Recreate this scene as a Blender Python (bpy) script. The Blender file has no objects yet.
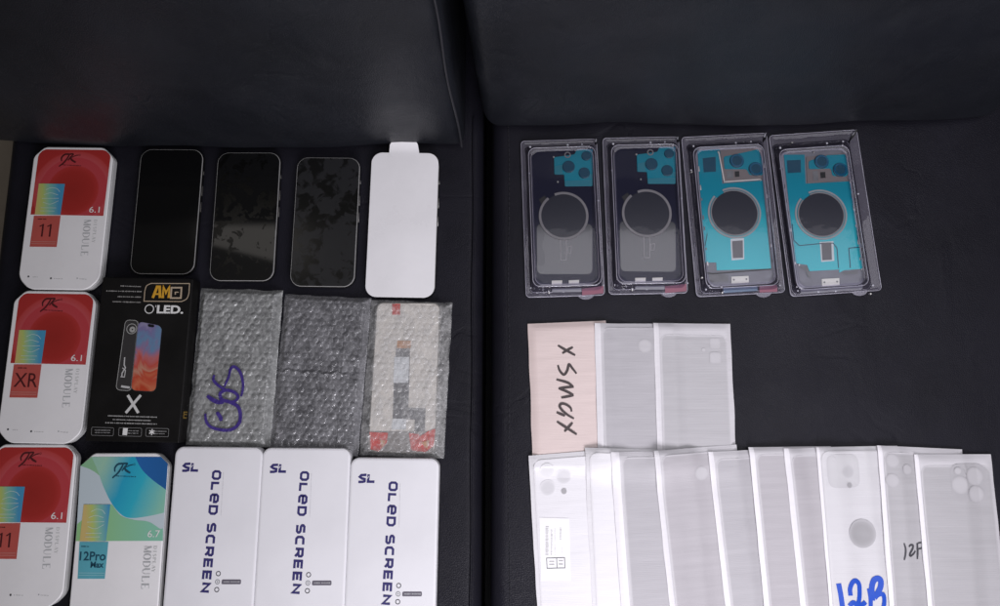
import bpy, bmesh, math, random
import numpy as np
from mathutils import Vector, Matrix, noise
random.seed(4)
R = math.radians
S = bpy.context.scene
COL = S.collection

# ------------------------------------------------------------------ camera
F, TH, ROLL, H, AZ = 740.0, R(9.5), R(-4.0), 0.78, R(4.0)
_c, _s = math.cos(ROLL), math.sin(ROLL)
_up = Vector((0, math.cos(TH), math.sin(TH)))
_fw = Vector((0, math.sin(TH), -math.cos(TH)))
_rz = Matrix.Rotation(AZ, 3, 'Z')
CR = _rz @ (_c * Vector((1, 0, 0)) + _s * _up)
CU = _rz @ (-_s * Vector((1, 0, 0)) + _c * _up)
CF = _rz @ _fw
cam = bpy.data.objects.new('camera', bpy.data.cameras.new('camera'))
COL.objects.link(cam)
M = Matrix((CR, CU, -CF)).transposed().to_4x4()
M.translation = (0, 0, H)
cam.matrix_world = M
cam.data.sensor_width = 36
cam.data.lens = F / 1000 * 36
cam.data.clip_start = 0.02
cam.data.clip_end = 50
S.camera = cam

def U(px, py, z=0.0):
    """point of the horizontal plane at height z measured in the photograph"""
    d = CR * ((px - 500) / F) + CU * (-(py - 303) / F) + CF
    t = (z - H) / d.z
    return Vector((d.x * t, d.y * t, z))

# ------------------------------------------------------------------ materials
def mat(name, col=(.5, .5, .5), rough=.5, spec=.5, metal=0, coat=0):
    m = bpy.data.materials.new(name); m.use_nodes = True
    b = m.node_tree.nodes['Principled BSDF']
    b.inputs['Base Color'].default_value = (*col, 1)
    b.inputs['Roughness'].default_value = rough
    b.inputs['Specular IOR Level'].default_value = spec
    b.inputs['Metallic'].default_value = metal
    b.inputs['Coat Weight'].default_value = coat
    b.inputs['Coat Roughness'].default_value = .06
    return m
class N:
    def __init__(s, m): s.t = m.node_tree; s.b = s.t.nodes.get('Principled BSDF')
    def n(s, typ, **kw):
        x = s.t.nodes.new(typ)
        for k, v in kw.items():
            if k.startswith('i_'):
                key = k[2:]; key = int(key) if key.isdigit() else key.replace('_', ' ')
                x.inputs[key].default_value = v
            else: setattr(x, k, v)
        return x
    def l(s, a, b): s.t.links.new(a, b)
    def coord(s, scale=(1, 1, 1), which='Object'):
        tc = s.n('ShaderNodeTexCoord'); mp = s.n('ShaderNodeMapping')
        mp.inputs['Scale'].default_value = scale
        s.l(tc.outputs[which], mp.inputs['Vector']); return mp.outputs['Vector']
    def noise(s, scale, detail=4, rough=.55, vscale=(1, 1, 1), dist=0):
        x = s.n('ShaderNodeTexNoise'); x.inputs['Scale'].default_value = scale
        x.inputs['Detail'].default_value = detail; x.inputs['Roughness'].default_value = rough
        x.inputs['Distortion'].default_value = dist
        s.l(s.coord(vscale), x.inputs['Vector']); return x.outputs['Fac']
    def ramp(s, fac, stops):
        r = s.n('ShaderNodeValToRGB'); e = r.color_ramp.elements
        while len(e) < len(stops): e.new(.5)
        for q, (p, c) in zip(e, stops):
            q.position = p; q.color = (*c, 1) if len(c) == 3 else c
        s.l(fac, r.inputs['Fac']); return r.outputs['Color']
    def bump(s, h, strength, dist=.001):
        b = s.n('ShaderNodeBump'); b.inputs['Strength'].default_value = strength
        b.inputs['Distance'].default_value = dist
        s.l(h, b.inputs['Height']); s.l(b.outputs['Normal'], s.b.inputs['Normal']); return b
    def math(s, op, a, b=None, clamp=False):
        x = s.n('ShaderNodeMath', operation=op, use_clamp=clamp)
        for i, v in enumerate((a, b)):
            if v is None: continue
            if isinstance(v, (int, float)): x.inputs[i].default_value = v
            else: s.l(v, x.inputs[i])
        return x.outputs[0]
    def maprange(s, v, a, b, c=0, d=1, smooth=True):
        x = s.n('ShaderNodeMapRange', interpolation_type='SMOOTHSTEP' if smooth else 'LINEAR')
        s.l(v, x.inputs['Value'])
        for k, q in zip(('From Min', 'From Max', 'To Min', 'To Max'), (a, b, c, d)): x.inputs[k].default_value = q
        return x.outputs['Result']

def var(m, base, amp=.12, scale=30, rough=None, bump=0, bscale=400, vs=(1, 1, 1)):
    """slight mottling, uneven gloss and a fine grain for an otherwise flat surface"""
    g = N(m); f = g.noise(scale, 5, .6, vs)
    lo = tuple(c * (1 - amp) for c in base); hi = tuple(min(1, c * (1 + amp)) for c in base)
    g.l(g.ramp(f, [(.3, lo), (.7, hi)]), g.b.inputs['Base Color'])
    if rough: g.l(g.maprange(f, .3, .7, rough[0], rough[1]), g.b.inputs['Roughness'])
    if bump: g.bump(g.noise(bscale, 3), bump, .0004)
    return m

def leather(name, col, seed, spec=.16):
    m = mat(name, col, .4, spec); g = N(m)
    big = g.noise(7 + seed, 4, .55, (1, 1, 1), .6)
    g.l(g.ramp(big, [(.3, tuple(c * .8 for c in col)), (.7, tuple(c * 1.25 for c in col))]), g.b.inputs['Base Color'])
    g.l(g.maprange(g.noise(23, 4), .3, .7, .33, .47), g.b.inputs['Roughness'])
    v = g.n('ShaderNodeTexVoronoi', feature='DISTANCE_TO_EDGE'); v.inputs['Scale'].default_value = 520
    g.l(g.coord(), v.inputs['Vector'])
    grain = g.math('MULTIPLY', g.maprange(v.outputs['Distance'], 0, .25), .3)
    fold = g.noise(16, 3, .5, (1, .55, 1), 1.2)
    h = g.math('ADD', grain, g.math('MULTIPLY', fold, 3.0))
    h = g.math('ADD', h, g.math('MULTIPLY', big, 4.0))
    cr = g.noise(11 + seed, 2, .5, (1, 1.6, 1), .8)         # shallow pulled creases, only in places
    rid = g.maprange(g.math('ABSOLUTE', g.math('SUBTRACT', cr, .5)), .05, 0)
    msk = g.maprange(g.noise(5 + seed, 2), .5, .62)
    h = g.math('SUBTRACT', h, g.math('MULTIPLY', g.math('MULTIPLY', rid, msk), .8))
    g.bump(h, .3, .0014)
    return m

M_LEA = leather('black_leather', (.0105, .0102, .015), 0)
M_LEAB = leather('black_leather_back', (.0105, .0115, .0155), 2, .36)
M_PIPE = mat('leather_piping', (.028, .028, .033), .4, .4)
M_THREAD = mat('thread', (.05, .05, .058), .5)
M_FLOOR = var(mat('pale_floor', (.42, .36, .3), .5), (.42, .36, .3), .1, 6)
M_UNDER = mat('dark_frame', (.008, .008, .01), .7)
WHITE = (.80, .79, .80)
M_BOX = var(mat('white_card', WHITE, .38, .4), WHITE, .03, 25, (.32, .46), .08)
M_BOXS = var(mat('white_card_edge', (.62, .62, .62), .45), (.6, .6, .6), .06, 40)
M_SL = var(mat('satin_white_box', (.765, .76, .79), .34, .4), (.765, .76, .79), .035, 13, (.28, .42), .06)
M_NAVY = mat('navy_ink', (.035, .03, .14), .4)
M_GREYINK = mat('grey_ink', (.3, .31, .32), .5)
M_DARKINK = mat('charcoal_ink', (.06, .06, .07), .45)
M_PALEINK = mat('pale_ink', (.74, .74, .73), .45)
M_WINE = mat('dark_red_ink', (.07, .008, .01), .45)
M_BLKINK = mat('black_ink', (.012, .012, .014), .45)
M_LABEL = var(mat('red_label', (.46, .085, .07), .45), (.46, .085, .07), .05, 60)
M_LABELB = var(mat('teal_label', (.10, .38, .46), .45), (.10, .38, .46), .08, 30)
M_TEALINK = mat('deep_teal_ink', (.01, .06, .1), .45)
M_GOLD = mat('amber_ink', (.62, .33, .03), .4)
M_BEIGEINK = mat('beige_ink', (.45, .36, .26), .4)
M_BLKBOX = var(mat('black_card', (.008, .0075, .0075), .42, .2), (.008, .0075, .0075), .2, 20, (.36, .5), .08)
M_RIM = var(mat('pale_phone_rim', (.46, .455, .45), .35, .5, .3), (.46, .455, .45), .1, 60)
M_METAL = var(mat('steel_frame', (.55, .54, .53), .3, .5, 1), (.5, .49, .48), .1, 60)
M_METALD = var(mat('dark_steel', (.1, .1, .1), .35, .5, 1), (.1, .1, .1), .1, 60)
M_BEIGE = var(mat('cream_backing', (.68, .645, .60), .5), (.68, .645, .60), .06, 40)
M_RED = mat('red_tape', (.6, .06, .05), .45)
M_ORANGE = mat('copper_tape', (.55, .28, .14), .45)
M_GREYFLEX = var(mat('grey_flex', (.17, .17, .18), .5), (.17, .17, .18), .2, 90)
M_STICK = mat('pale_sticker', (.66, .68, .70), .5)
M_FILMW = var(mat('white_protective_film', (.82, .81, .83), .3, .45), (.82, .81, .83), .045, 14, (.24, .38), .22, 28)
M_PURPLE = mat('purple_marker', (.045, .025, .19), .45)
M_BLUE = mat('blue_marker', (.012, .075, .5), .4)
M_MARK = mat('brown_black_marker', (.05, .036, .036), .5)

def art_red():
    m = mat('red_ring_print', (.4, .03, .03), .36, .45); g = N(m)
    tc = g.n('ShaderNodeTexCoord'); sp = g.n('ShaderNodeSeparateXYZ'); g.l(tc.outputs['Object'], sp.inputs[0])
    x = g.math('SUBTRACT', sp.outputs[0], .004); y = g.math('SUBTRACT', sp.outputs[1], .03)
    d = g.math('SQRT', g.math('ADD', g.math('MULTIPLY', x, x), g.math('MULTIPLY', y, y)))
    c = g.ramp(g.math('DIVIDE', d, .06), [(0, (.29, .020, .016)), (.36, (.34, .024, .02)), (.46, (.40, .032, .03)),
              (.475, (.44, .05, .06)), (.615, (.44, .045, .055)), (.635, (.47, .07, .08)), (.73, (.44, .05, .05)), (.755, (.38, .028, .026)), (1, (.36, .026, .024))])
    g.l(c, g.b.inputs['Base Color']); return m
M_ART = art_red()
def grad(name, stops, axis, a, b, nz=.15, rough=.4):
    m = mat(name, stops[0][1], rough, .4); g = N(m)
    tc = g.n('ShaderNodeTexCoord'); sp = g.n('ShaderNodeSeparateXYZ'); g.l(tc.outputs['Object'], sp.inputs[0])
    v = g.math('ADD', g.math('MULTIPLY', sp.outputs[0], axis[0]), g.math('MULTIPLY', sp.outputs[1], axis[1]))
    v = g.maprange(v, a, b, 0, 1, False)
    v = g.math('ADD', v, g.math('MULTIPLY', g.math('SUBTRACT', g.noise(60, 3), .5), nz))
    g.l(g.ramp(v, stops), g.b.inputs['Base Color']); return m
M_SPEC = grad('rainbow_print', [(0, (.55, .42, .16)), (.3, (.42, .5, .14)), (.6, (.2, .45, .36)), (1, (.06, .28, .48))], (1, .12), -.033, -.008, .12)
M_SPECW = mat('pale_line_ink', (.55, .66, .62), .45)
M_P0 = mat('pale_blue_print', (.50, .58, .62), .38)
M_P1 = mat('leaf_green_print', (.24, .46, .27), .38)
M_P2 = grad('teal_print', [(0, (.30, .52, .40)), (.35, (.02, .33, .50)), (.6, (.03, .40, .52)), (1, (.24, .50, .38))], (1, -.35), -.05, .03, .1)
M_P3 = grad('deep_blue_print', [(0, (.02, .13, .40)), (1, (.015, .10, .30))], (1, 0), 0, .04, .1)
M_P4 = grad('mint_print', [(0, (.26, .50, .22)), (1, (.22, .50, .36))], (1, 0), -.03, .03, .1)

def wallpaper():
    m = mat('phone_picture_print', (.3, .3, .3), .35); g = N(m)
    tc = g.n('ShaderNodeTexCoord'); sp = g.n('ShaderNodeSeparateXYZ'); g.l(tc.outputs['Object'], sp.inputs[0])
    v = g.maprange(sp.outputs[1], .043, -.036, 0, 1, False)
    v = g.math('ADD', v, g.math('MULTIPLY', g.math('SUBTRACT', g.noise(50, 3, .5, (1, .5, 1), 1.4), .5), .75))
    g.l(g.ramp(v, [(0, (.30, .28, .40)), (.14, (.17, .15, .30)), (.28, (.12, .22, .36)), (.38, (.22, .16, .28)), (.47, (.42, .13, .14)), (.58, (.45, .07, .05)), (.68, (.46, .22, .15)), (.78, (.44, .06, .03)), (.9, (.5, .14, .07)), (1, (.42, .05, .02))]), g.b.inputs['Base Color'])
    return m
M_WALL = wallpaper()

def glass_screen(name, col, rough, leaf_refl=None, lo=.015, hi=.05, r1=.2, t0=.40, t1=.53):
    m = mat(name, col, rough, .5); g = N(m)
    if leaf_refl:
        f = g.noise(leaf_refl, 4, .55, (1, 1, 1), .5)
        big = g.noise(14, 2)
        k = g.maprange(g.math('ADD', f, g.math('MULTIPLY', g.math('SUBTRACT', big, .5), .5)), t0, t1)  # blotches stand for leaf-like reflections, put into colour and gloss
        g.l(g.ramp(k, [(0, (lo,) * 3), (1, (hi, hi * 1.02, hi * 1.12))]), g.b.inputs['Base Color'])
        g.l(g.maprange(k, 0, 1, rough, r1), g.b.inputs['Roughness'])
    else:
        f = g.noise(35, 4)
        g.l(g.maprange(f, .35, .7, rough, rough + .05), g.b.inputs['Roughness'])
    return m
M_SCR1 = glass_screen('black_glass', (.003, .003, .0035), .03)
M_SCR2 = glass_screen('black_glass_leaf_refl', (.004, .004, .005), .15, 95, .002, .005, .03, .42, .48)
M_SCR3 = glass_screen('grey_filmed_glass', (.02, .02, .02), .10, 78, .006, .018, .15, .42, .54)

def clear(name, tint=(.86, .85, .95), dif=(.5, .48, .62), fd=.07, rough=.06, ior=1.5):
    m = bpy.data.materials.new(name); m.use_nodes = True
    t = m.node_tree; t.nodes.clear()
    o = t.nodes.new('ShaderNodeOutputMaterial')
    tr = t.nodes.new('ShaderNodeBsdfTransparent'); tr.inputs[0].default_value = (*tint, 1)
    gl = t.nodes.new('ShaderNodeBsdfGlossy'); gl.inputs['Roughness'].default_value = rough
    df = t.nodes.new('ShaderNodeBsdfDiffuse'); df.inputs[0].default_value = (*dif, 1)
    fr = t.nodes.new('ShaderNodeFresnel'); fr.inputs[0].default_value = ior
    a = t.nodes.new('ShaderNodeMixShader'); a.inputs[0].default_value = fd
    b = t.nodes.new('ShaderNodeMixShader')
    L = t.links.new
    L(tr.outputs[0], a.inputs[1]); L(df.outputs[0], a.inputs[2])
    L(fr.outputs[0], b.inputs[0]); L(a.outputs[0], b.inputs[1]); L(gl.outputs[0], b.inputs[2])
    L(b.outputs[0], o.inputs[0])
    nz = t.nodes.new('ShaderNodeTexNoise'); nz.inputs['Scale'].default_value = 28; nz.inputs['Detail'].default_value = 3
    tc = t.nodes.new('ShaderNodeTexCoord'); L(tc.outputs['Object'], nz.inputs['Vector'])
    bp = t.nodes.new('ShaderNodeBump'); bp.inputs['Strength'].default_value = .25; bp.inputs['Distance'].default_value = .002
    L(nz.outputs['Fac'], bp.inputs['Height']); L(bp.outputs[0], gl.inputs['Normal']); L(bp.outputs[0], fr.inputs['Normal'])
    return m
M_CLEAR = clear('clear_plastic', (.97, .97, .99), (.55, .53, .64), .008, .03, 1.24)
M_CLEARW = clear('clear_plastic_wall', (.93, .92, .985), (.5, .46, .68), .05, .04)
M_CLEARE = clear('clear_plastic_edge_highlight', (.9, .9, .96), (.70, .68, .78), .5, .05, 1.5)  # pale body colour stands for highlights along the rims
M_GLINT = clear('clear_plastic_glint', (.95, .95, 1), (.8, .8, .9), .45, .04, 1.6)  # glints put in as whitish body colour
M_CLEARF = clear('clear_plastic_flange', (.95, .94, .985), (.56, .53, .68), .12, .05)

def wrapmat(name, fd, dif):
    m = bpy.data.materials.new(name); m.use_nodes = True
    g = N(m); t = m.node_tree; o = t.nodes['Material Output']; b = g.b
    b.inputs['Base Color'].default_value = (*dif, 1); b.inputs['Roughness'].default_value = .1
    b.inputs['Specular IOR Level'].default_value = .9
    g.bump(g.noise(170, 4, .6), .5, .0012)
    tr = g.n('ShaderNodeBsdfTransparent'); tr.inputs[0].default_value = (.93, .93, .93, 1)
    mx = g.n('ShaderNodeMixShader'); at = g.n('ShaderNodeAttribute', attribute_name='weld_highlight')
    g.l(g.math('ADD', g.maprange(g.noise(70, 6, .7, (1, .6, 1), 1.2), .32, .68, fd - .17, fd + .17), g.math('MULTIPLY', at.outputs['Fac'], .36), True), mx.inputs[0])
    g.l(tr.outputs[0], mx.inputs[1]); g.l(b.outputs[0], mx.inputs[2]); g.l(mx.outputs[0], o.inputs[0])
    return m
M_WRAP1 = wrapmat('bubble_film_cloudy', .42, (.46, .47, .465))
M_WRAP2 = wrapmat('bubble_film', .32, (.38, .38, .40))
M_WRAP3 = wrapmat('bubble_film_clear', .22, (.58, .58, .58))

M_TEAL = grad('teal_film', [(0, (.004, .22, .31)), (.42, (.006, .27, .37)), (.6, (.02, .42, .50)), (1, (.035, .50, .57))], (0, -1), -.07, .07, .12, .14)  # overhead reflection put into the colour: lighter towards the lower end
M_TEALD = mat('dark_teal', (.003, .06, .11), .2)
M_TEALL = mat('pale_teal', (.012, .20, .27), .3)
M_NAVYGL = mat('navy_glass', (.015, .016, .036), .12, .2)
M_DISC = mat('charcoal_disc', (.026, .028, .04), .2, .3)
M_RING = var(mat('grey_coil', (.23, .22, .23), .45), (.23, .22, .23), .1, 90)
M_PALER = mat('pale_outline', (.34, .33, .34), .4)
M_PLATE = mat('silver_plate', (.72, .70, .66), .35)
M_GREYP = var(mat('grey_plastic', (.20, .20, .23), .4), (.20, .20, .23), .12, 60)
M_PINK = mat('pink_tape', (.24, .085, .125), .45)
M_DK = mat('near_black', (.006, .006, .008), .3)
M_LENS = mat('blue_lens', (.004, .10, .2), .06, .6)

def pouch(name, base, streak=.05, edge=None):
    """milky film with fine cross ribs; edge: colour it fades to at the rim (the film lifts off the sheet there)"""
    m = mat(name, base, .4, .42); g = N(m)
    oi = g.n('ShaderNodeObjectInfo'); wv = g.math('MULTIPLY', oi.outputs['Random'], 60)
    def nz(scale, det, ro, vs, dist=0):
        x = g.n('ShaderNodeTexNoise', noise_dimensions='4D'); x.inputs['Scale'].default_value = scale; x.inputs['Detail'].default_value = det
        x.inputs['Roughness'].default_value = ro; x.inputs['Distortion'].default_value = dist
        g.l(g.coord(vs), x.inputs['Vector']); g.l(wv, x.inputs['W']); return x.outputs['Fac']
    f = nz(30, 4, .6, (.4, 7, 1), .3); f2 = nz(12, 3, .5, (1, 1, 1)); f3 = nz(24, 2, .5, (.25, 14, 1))
    k = g.math('ADD', g.math('ADD', g.math('MULTIPLY', f, .45), g.math('MULTIPLY', f2, .25)), g.math('MULTIPLY', f3, .3))
    col = g.ramp(k, [(.36, tuple(c * (1 - streak) for c in base)), (.64, tuple(min(.92, c * (1 + streak)) for c in base))])
    if edge:
        at = g.n('ShaderNodeAttribute', attribute_name='fade')
        mx = g.n('ShaderNodeMix', data_type='RGBA'); mx.inputs['A'].default_value = (*edge, 1)
        g.l(col, mx.inputs['B']); g.l(at.outputs['Fac'], mx.inputs['Factor']); col = mx.outputs['Result']
    g.l(col, g.b.inputs['Base Color'])
    g.l(g.maprange(f2, .35, .65, .3, .5), g.b.inputs['Roughness'])
    w = g.n('ShaderNodeTexWave', wave_type='BANDS', bands_direction='Y'); w.inputs['Scale'].default_value = 190; w.inputs['Distortion'].default_value = 2.5; w.inputs['Detail'].default_value = 1
    w.inputs['Detail Scale'].default_value = .4
    g.l(g.coord((.35, 1, 1)), w.inputs['Vector'])
    g.bump(g.math('ADD', g.math('MULTIPLY', nz(26, 4, .6, (.45, 5, 1), .4), 1.0), g.math('MULTIPLY', w.outputs['Fac'], .08)), .3, .0012)
    return m
M_POUCH = pouch('white_foam_pouch', (.80, .785, .81), .015)
M_POUCHM = pouch('milky_pouch', (.655, .645, .665), .015)
M_PANELM = pouch('milky_backing_sheet', (.63, .62, .642), .02, (.655, .645, .665))
M_SEAL = pouch('white_sealed_edge', (.82, .80, .83), .015)
M_POUCHG = pouch('grey_film_pouch', (.60, .585, .61), .03)
M_CREAM = pouch('pink_cream_pouch', (.68, .565, .54), .03)
M_PANEL = pouch('grey_backing_sheet', (.43, .418, .44), .05, (.60, .585, .61))
M_PANEL2 = pouch('pinkish_grey_backing_sheet', (.435, .415, .438), .05, (.60, .585, .61))
M_PANEL3 = pouch('light_grey_backing_sheet', (.445, .435, .452), .05, (.60, .585, .61))
M_PANELW = pouch('white_backing_sheet', (.76, .748, .775), .015, (.80, .785, .81))
def window(name, col, edge):
    m = mat(name, col, .42); g = N(m); at = g.n('ShaderNodeAttribute', attribute_name='fade')
    mx = g.n('ShaderNodeMix', data_type='RGBA'); mx.inputs['A'].default_value = (*edge, 1); mx.inputs['B'].default_value = (*col, 1)
    g.l(at.outputs['Fac'], mx.inputs['Factor']); g.l(mx.outputs['Result'], g.b.inputs['Base Color']); return m
G_ = (.44, .428, .447); W0 = (.76, .748, .775)
M_WIN = window('pale_lens_window', (.51, .497, .518), G_)
M_WINS = window('faint_square', (.415, .405, .423), G_)
M_WINW = window('faint_grey_spot', (.62, .61, .635), W0)
M_WINW2 = window('faint_grey_spot_dim', (.50, .492, .512), (.57, .56, .58))
M_WING = window('grey_spot', (.36, .352, .366), (.47, .46, .48))
M_WINSQ = window('faint_grey_square', (.69, .68, .702), W0)
M_WINSQ2 = window('faint_grey_square_dim', (.575, .567, .585), (.54, .53, .55))

# ------------------------------------------------------------------ builders
def obj(name, V, Fc, m, parent=None, smooth=False, midx=None):
    me = bpy.data.meshes.new(name); me.from_pydata([tuple(v) for v in V], [], Fc)
    for x in (m if isinstance(m, (list, tuple)) else [m]): me.materials.append(x)
    if midx: me.polygons.foreach_set('material_index', midx)
    if smooth: me.polygons.foreach_set('use_smooth', [True] * len(me.polygons))
    me.update()
    o = bpy.data.objects.new(name, me); COL.objects.link(o)
    if parent: o.parent = parent
    return o
def autosmooth(o, ang=35):
    me = o.data; me.polygons.foreach_set('use_smooth', [True] * len(me.polygons))
    me.set_sharp_from_angle(angle=R(ang))
def thing(name, label, cat, loc=(0, 0, 0), rot=0, group=None):
    o = bpy.data.objects.new(name, None); COL.objects.link(o)
    o.empty_display_size = .02
    o.location = loc; o.rotation_euler = (0, 0, rot)
    o['label'] = label; o['category'] = cat
    if group: o['group'] = group
    return o
class Fr:
    """a flat-lying thing's own frame: centre, turn, width, length"""
    def __init__(s, quad, z, W=None, L=None, anchor='c'):
        A, B, C, D = [U(*p, z) for p in quad]
        ax = (B - A).normalized() + (C - D).normalized(); ay = (A - D).normalized() + (B - C).normalized()
        ang = math.atan2(ax.y, ax.x) * .5 + (math.atan2(ay.y, ay.x) - math.pi / 2) * .5
        s.W = W or ((B - A).length + (C - D).length) / 2
        s.L = L or ((A - D).length + (B - C).length) / 2
        s.rot = ang; c = (A + B + C + D) / 4
        y = Vector((-math.sin(ang), math.cos(ang), 0)); x = Vector((math.cos(ang), math.sin(ang), 0))
        if anchor == 't': c = (A + B) / 2 - y * s.L / 2
        if anchor == 'tl': c = A - y * s.L / 2 + x * s.W / 2
        s.c = Vector((c.x, c.y, 0)); s.zt = z; s.x = x; s.y = y
    def P(s, px, py, z=None):
        d = U(px, py, s.zt if z is None else z) - s.c
        return (d.dot(s.x), d.dot(s.y))
    def world(s, x, y): return s.c + s.x * x + s.y * y

def rp(pts, r, seg=5):
    """polygon with rounded corners; r: one radius or one per corner"""
    n = len(pts); out = []
    for i in range(n):
        p = Vector(pts[i]).to_2d(); a = Vector(pts[i - 1]).to_2d(); b = Vector(pts[(i + 1) % n]).to_2d()
        ri = r[i] if isinstance(r, (list, tuple)) else r
        if ri <= 0: out.append(tuple(p)); continue
        d1 = min(ri, (a - p).length * .49); d2 = min(ri, (b - p).length * .49)
        q0 = p + (a - p).normalized() * d1; q1 = p + (b - p).normalized() * d2
        for k in range(seg + 1):
            t = k / seg; w = .83
            # rational quadratic: close to a circular arc
            den = (1 - t) ** 2 + 2 * w * .85 * t * (1 - t) + t * t
            out.append(tuple((q0 * (1 - t) ** 2 + p * 2 * w * .85 * t * (1 - t) + q1 * t * t) / den))
    return out
def rr(w, l, r, cx=0, cy=0, seg=6):
    return rp([(cx - w / 2, cy - l / 2), (cx + w / 2, cy - l / 2), (cx + w / 2, cy + l / 2), (cx - w / 2, cy + l / 2)], r, seg)
def inset(o, d):
    """shift a convex-ish ccw outline inward by d"""
    n = len(o); out = []
    for i in range(n):
        a = Vector(o[i - 1]); p = Vector(o[i]); b = Vector(o[(i + 1) % n])
        e1 = (p - a); e2 = (b - p)
        if e1.length < 1e-9: e1 = e2
        if e2.length < 1e-9: e2 = e1
        n1 = Vector((-e1.y, e1.x)).normalized(); n2 = Vector((-e2.y, e2.x)).normalized()
        nn = (n1 + n2); 
        if nn.length < 1e-6: nn = n1
        nn.normalize(); k = max(.5, nn.dot(n1))
        out.append(tuple(p + nn * d / k))
    return out
def rings(name, loops, m, parent, cap0=True, cap1=True, ang=35, midx=None):
    """loops: list of (outline, z) with equal counts, from bottom to top"""
    n = len(loops[0][0]); V = []; Fc = []
    for o, z in loops: V += [(x, y, z) for x, y in o]
    for k in range(len(loops) - 1):
        for i in range(n):
            j = (i + 1) % n
            Fc.append((k * n + i, k * n + j, (k + 1) * n + j, (k + 1) * n + i))
    mi = None
    if midx: mi = [midx[k] for k in range(len(loops) - 1) for _ in range(n)]
    if cap0: Fc.append(tuple(range(n - 1, -1, -1))); mi and mi.append(midx[0])
    if cap1: Fc.append(tuple(range((len(loops) - 1) * n, len(loops) * n))); mi and mi.append(midx[-1])
    o = obj(name, V, Fc, m, parent, midx=mi); autosmooth(o, ang)
    for k in range((len(loops) - 1) * n, len(Fc)): o.data.polygons[k].use_smooth = False
    return o
def slab(name, outline, z0, z1, m, parent, bev=.0006, ang=35, bot=0):
    L = [(inset(outline, bot) if bot else outline, z0)]
    if bot: L.append((outline, z0 + bot))
    if bev:
        L += [(outline, z1 - bev), (inset(outline, bev * .3), z1 - bev * .3), (inset(outline, bev), z1)]
    else: L += [(outline, z1)]
    return rings(name, L, m, parent, ang=ang)
def ccw(o):
    a = sum(o[i - 1][0] * o[i][1] - o[i][0] * o[i - 1][1] for i in range(len(o)))
    return o if a > 0 else o[::-1]
def flat(name, outlines, z, m, parent, dz=.00004, midx=None):
    """printed areas: thin sheets, each one a hair above the one before"""
    V = []; Fc = []
    if outlines and not isinstance(outlines[0][0], (list, tuple)): outlines = [outlines]
    for k, o in enumerate(outlines):
        o = ccw(list(o)); b = len(V); V += [(x, y, z + k * dz) for x, y in o]; Fc.append(tuple(range(b, b + len(o))))
    return obj(name, V, Fc, m, parent, midx=midx)
def spline(pts, n=8):
    out = []
    P = [Vector(p) for p in pts]
    P = [P[0] * 2 - P[1]] + P + [P[-1] * 2 - P[-2]]
    for i in range(1, len(P) - 2):
        for k in range(n):
            t = k / n; a, b, c, d = P[i - 1], P[i], P[i + 1], P[i + 2]
            out.append(.5 * ((2 * b) + (c - a) * t + (2 * a - 5 * b + 4 * c - d) * t * t + (3 * b - a - 3 * c + d) * t ** 3))
    out.append(P[-2]); return out
def ribbon(V, Fc, pts, w, zf, closed=False, taper=False, round_end=False):
    """a flat pen stroke along pts, width w (number or list), height from zf(x, y)"""
    n = len(pts); P = [Vector((p[0], p[1])) for p in pts]; b = len(V)
    for i in range(n):
        a = P[i - 1] if (i or closed) else P[0]; c = P[(i + 1) % n] if (i < n - 1 or closed) else P[-1]
        e1 = (P[i] - a); e2 = (c - P[i])
        if e1.length < 1e-9: e1 = e2
        if e2.length < 1e-9: e2 = e1
        n1 = Vector((-e1.y, e1.x)).normalized(); n2 = Vector((-e2.y, e2.x)).normalized()
        nn = n1 + n2
        if nn.length < 1e-6: nn = n1
        nn.normalize(); k = max(.55, nn.dot(n1))
        wi = (w[i] if isinstance(w, (list, tuple)) else w) / 2 / k
        if taper: wi *= .55 + .45 * math.sin(math.pi * min(1, max(0, (i + .6) / (n + .2)))) ** .5
        for sgn in (1, -1):
            q = P[i] + nn * wi * sgn; V.append((q.x, q.y, zf(q.x, q.y)))
    for i in range(n if closed else n - 1):
        j = (i + 1) % n
        Fc.append((b + 2 * i + 1, b + 2 * j + 1, b + 2 * j, b + 2 * i))
def strokes(name, paths, w, z, m, parent, closed=(), sp=0, taper=False, zf=None, dz=.00003):
    V = []; Fc = []
    for k, p in enumerate(paths):
        wk = w[k] if isinstance(w, (list, tuple)) else w
        q = spline(p, sp) if sp else p
        off = k * dz
        ribbon(V, Fc, q, wk, (lambda x, y: zf(x, y) + off) if zf else (lambda x, y: z + off), k in closed, taper)
    return obj(name, V, Fc, m, parent)
_fc = {}
def text(name, s, size, pos, ang, z, m, parent, bold=0, xs=1, shear=0, fit=None):
    """flat lettering, centred on pos, turned by ang; size is the capital height; fit the line length"""
    cu = bpy.data.curves.new('t', 'FONT'); cu.body = s; cu.size = 1; cu.offset = bold; cu.shear = shear
    cu.resolution_u = 4
    o = bpy.data.objects.new('t', cu); COL.objects.link(o)
    dg = bpy.context.evaluated_depsgraph_get(); dg.update()
    me = bpy.data.meshes.new_from_object(o.evaluated_get(dg))
    bpy.data.objects.remove(o); bpy.data.curves.remove(cu)
    v = np.array([x.co[:] for x in me.vertices]); mn = v.min(0); mx = v.max(0)
    k = size / max(1e-6, mx[1] - mn[1]); kx = fit / (mx[0] - mn[0]) if fit else k * xs
    ca, sa = math.cos(ang), math.sin(ang)
    V = []
    for p in v:
        x = (p[0] - (mn[0] + mx[0]) / 2) * kx; y = (p[1] - (mn[1] + mx[1]) / 2) * k
        V.append((pos[0] + ca * x - sa * y, pos[1] + sa * x + ca * y, z))
    Fc = [tuple(p.vertices) for p in me.polygons]; bpy.data.meshes.remove(me)
    return obj(name, V, Fc, m, parent)
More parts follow.
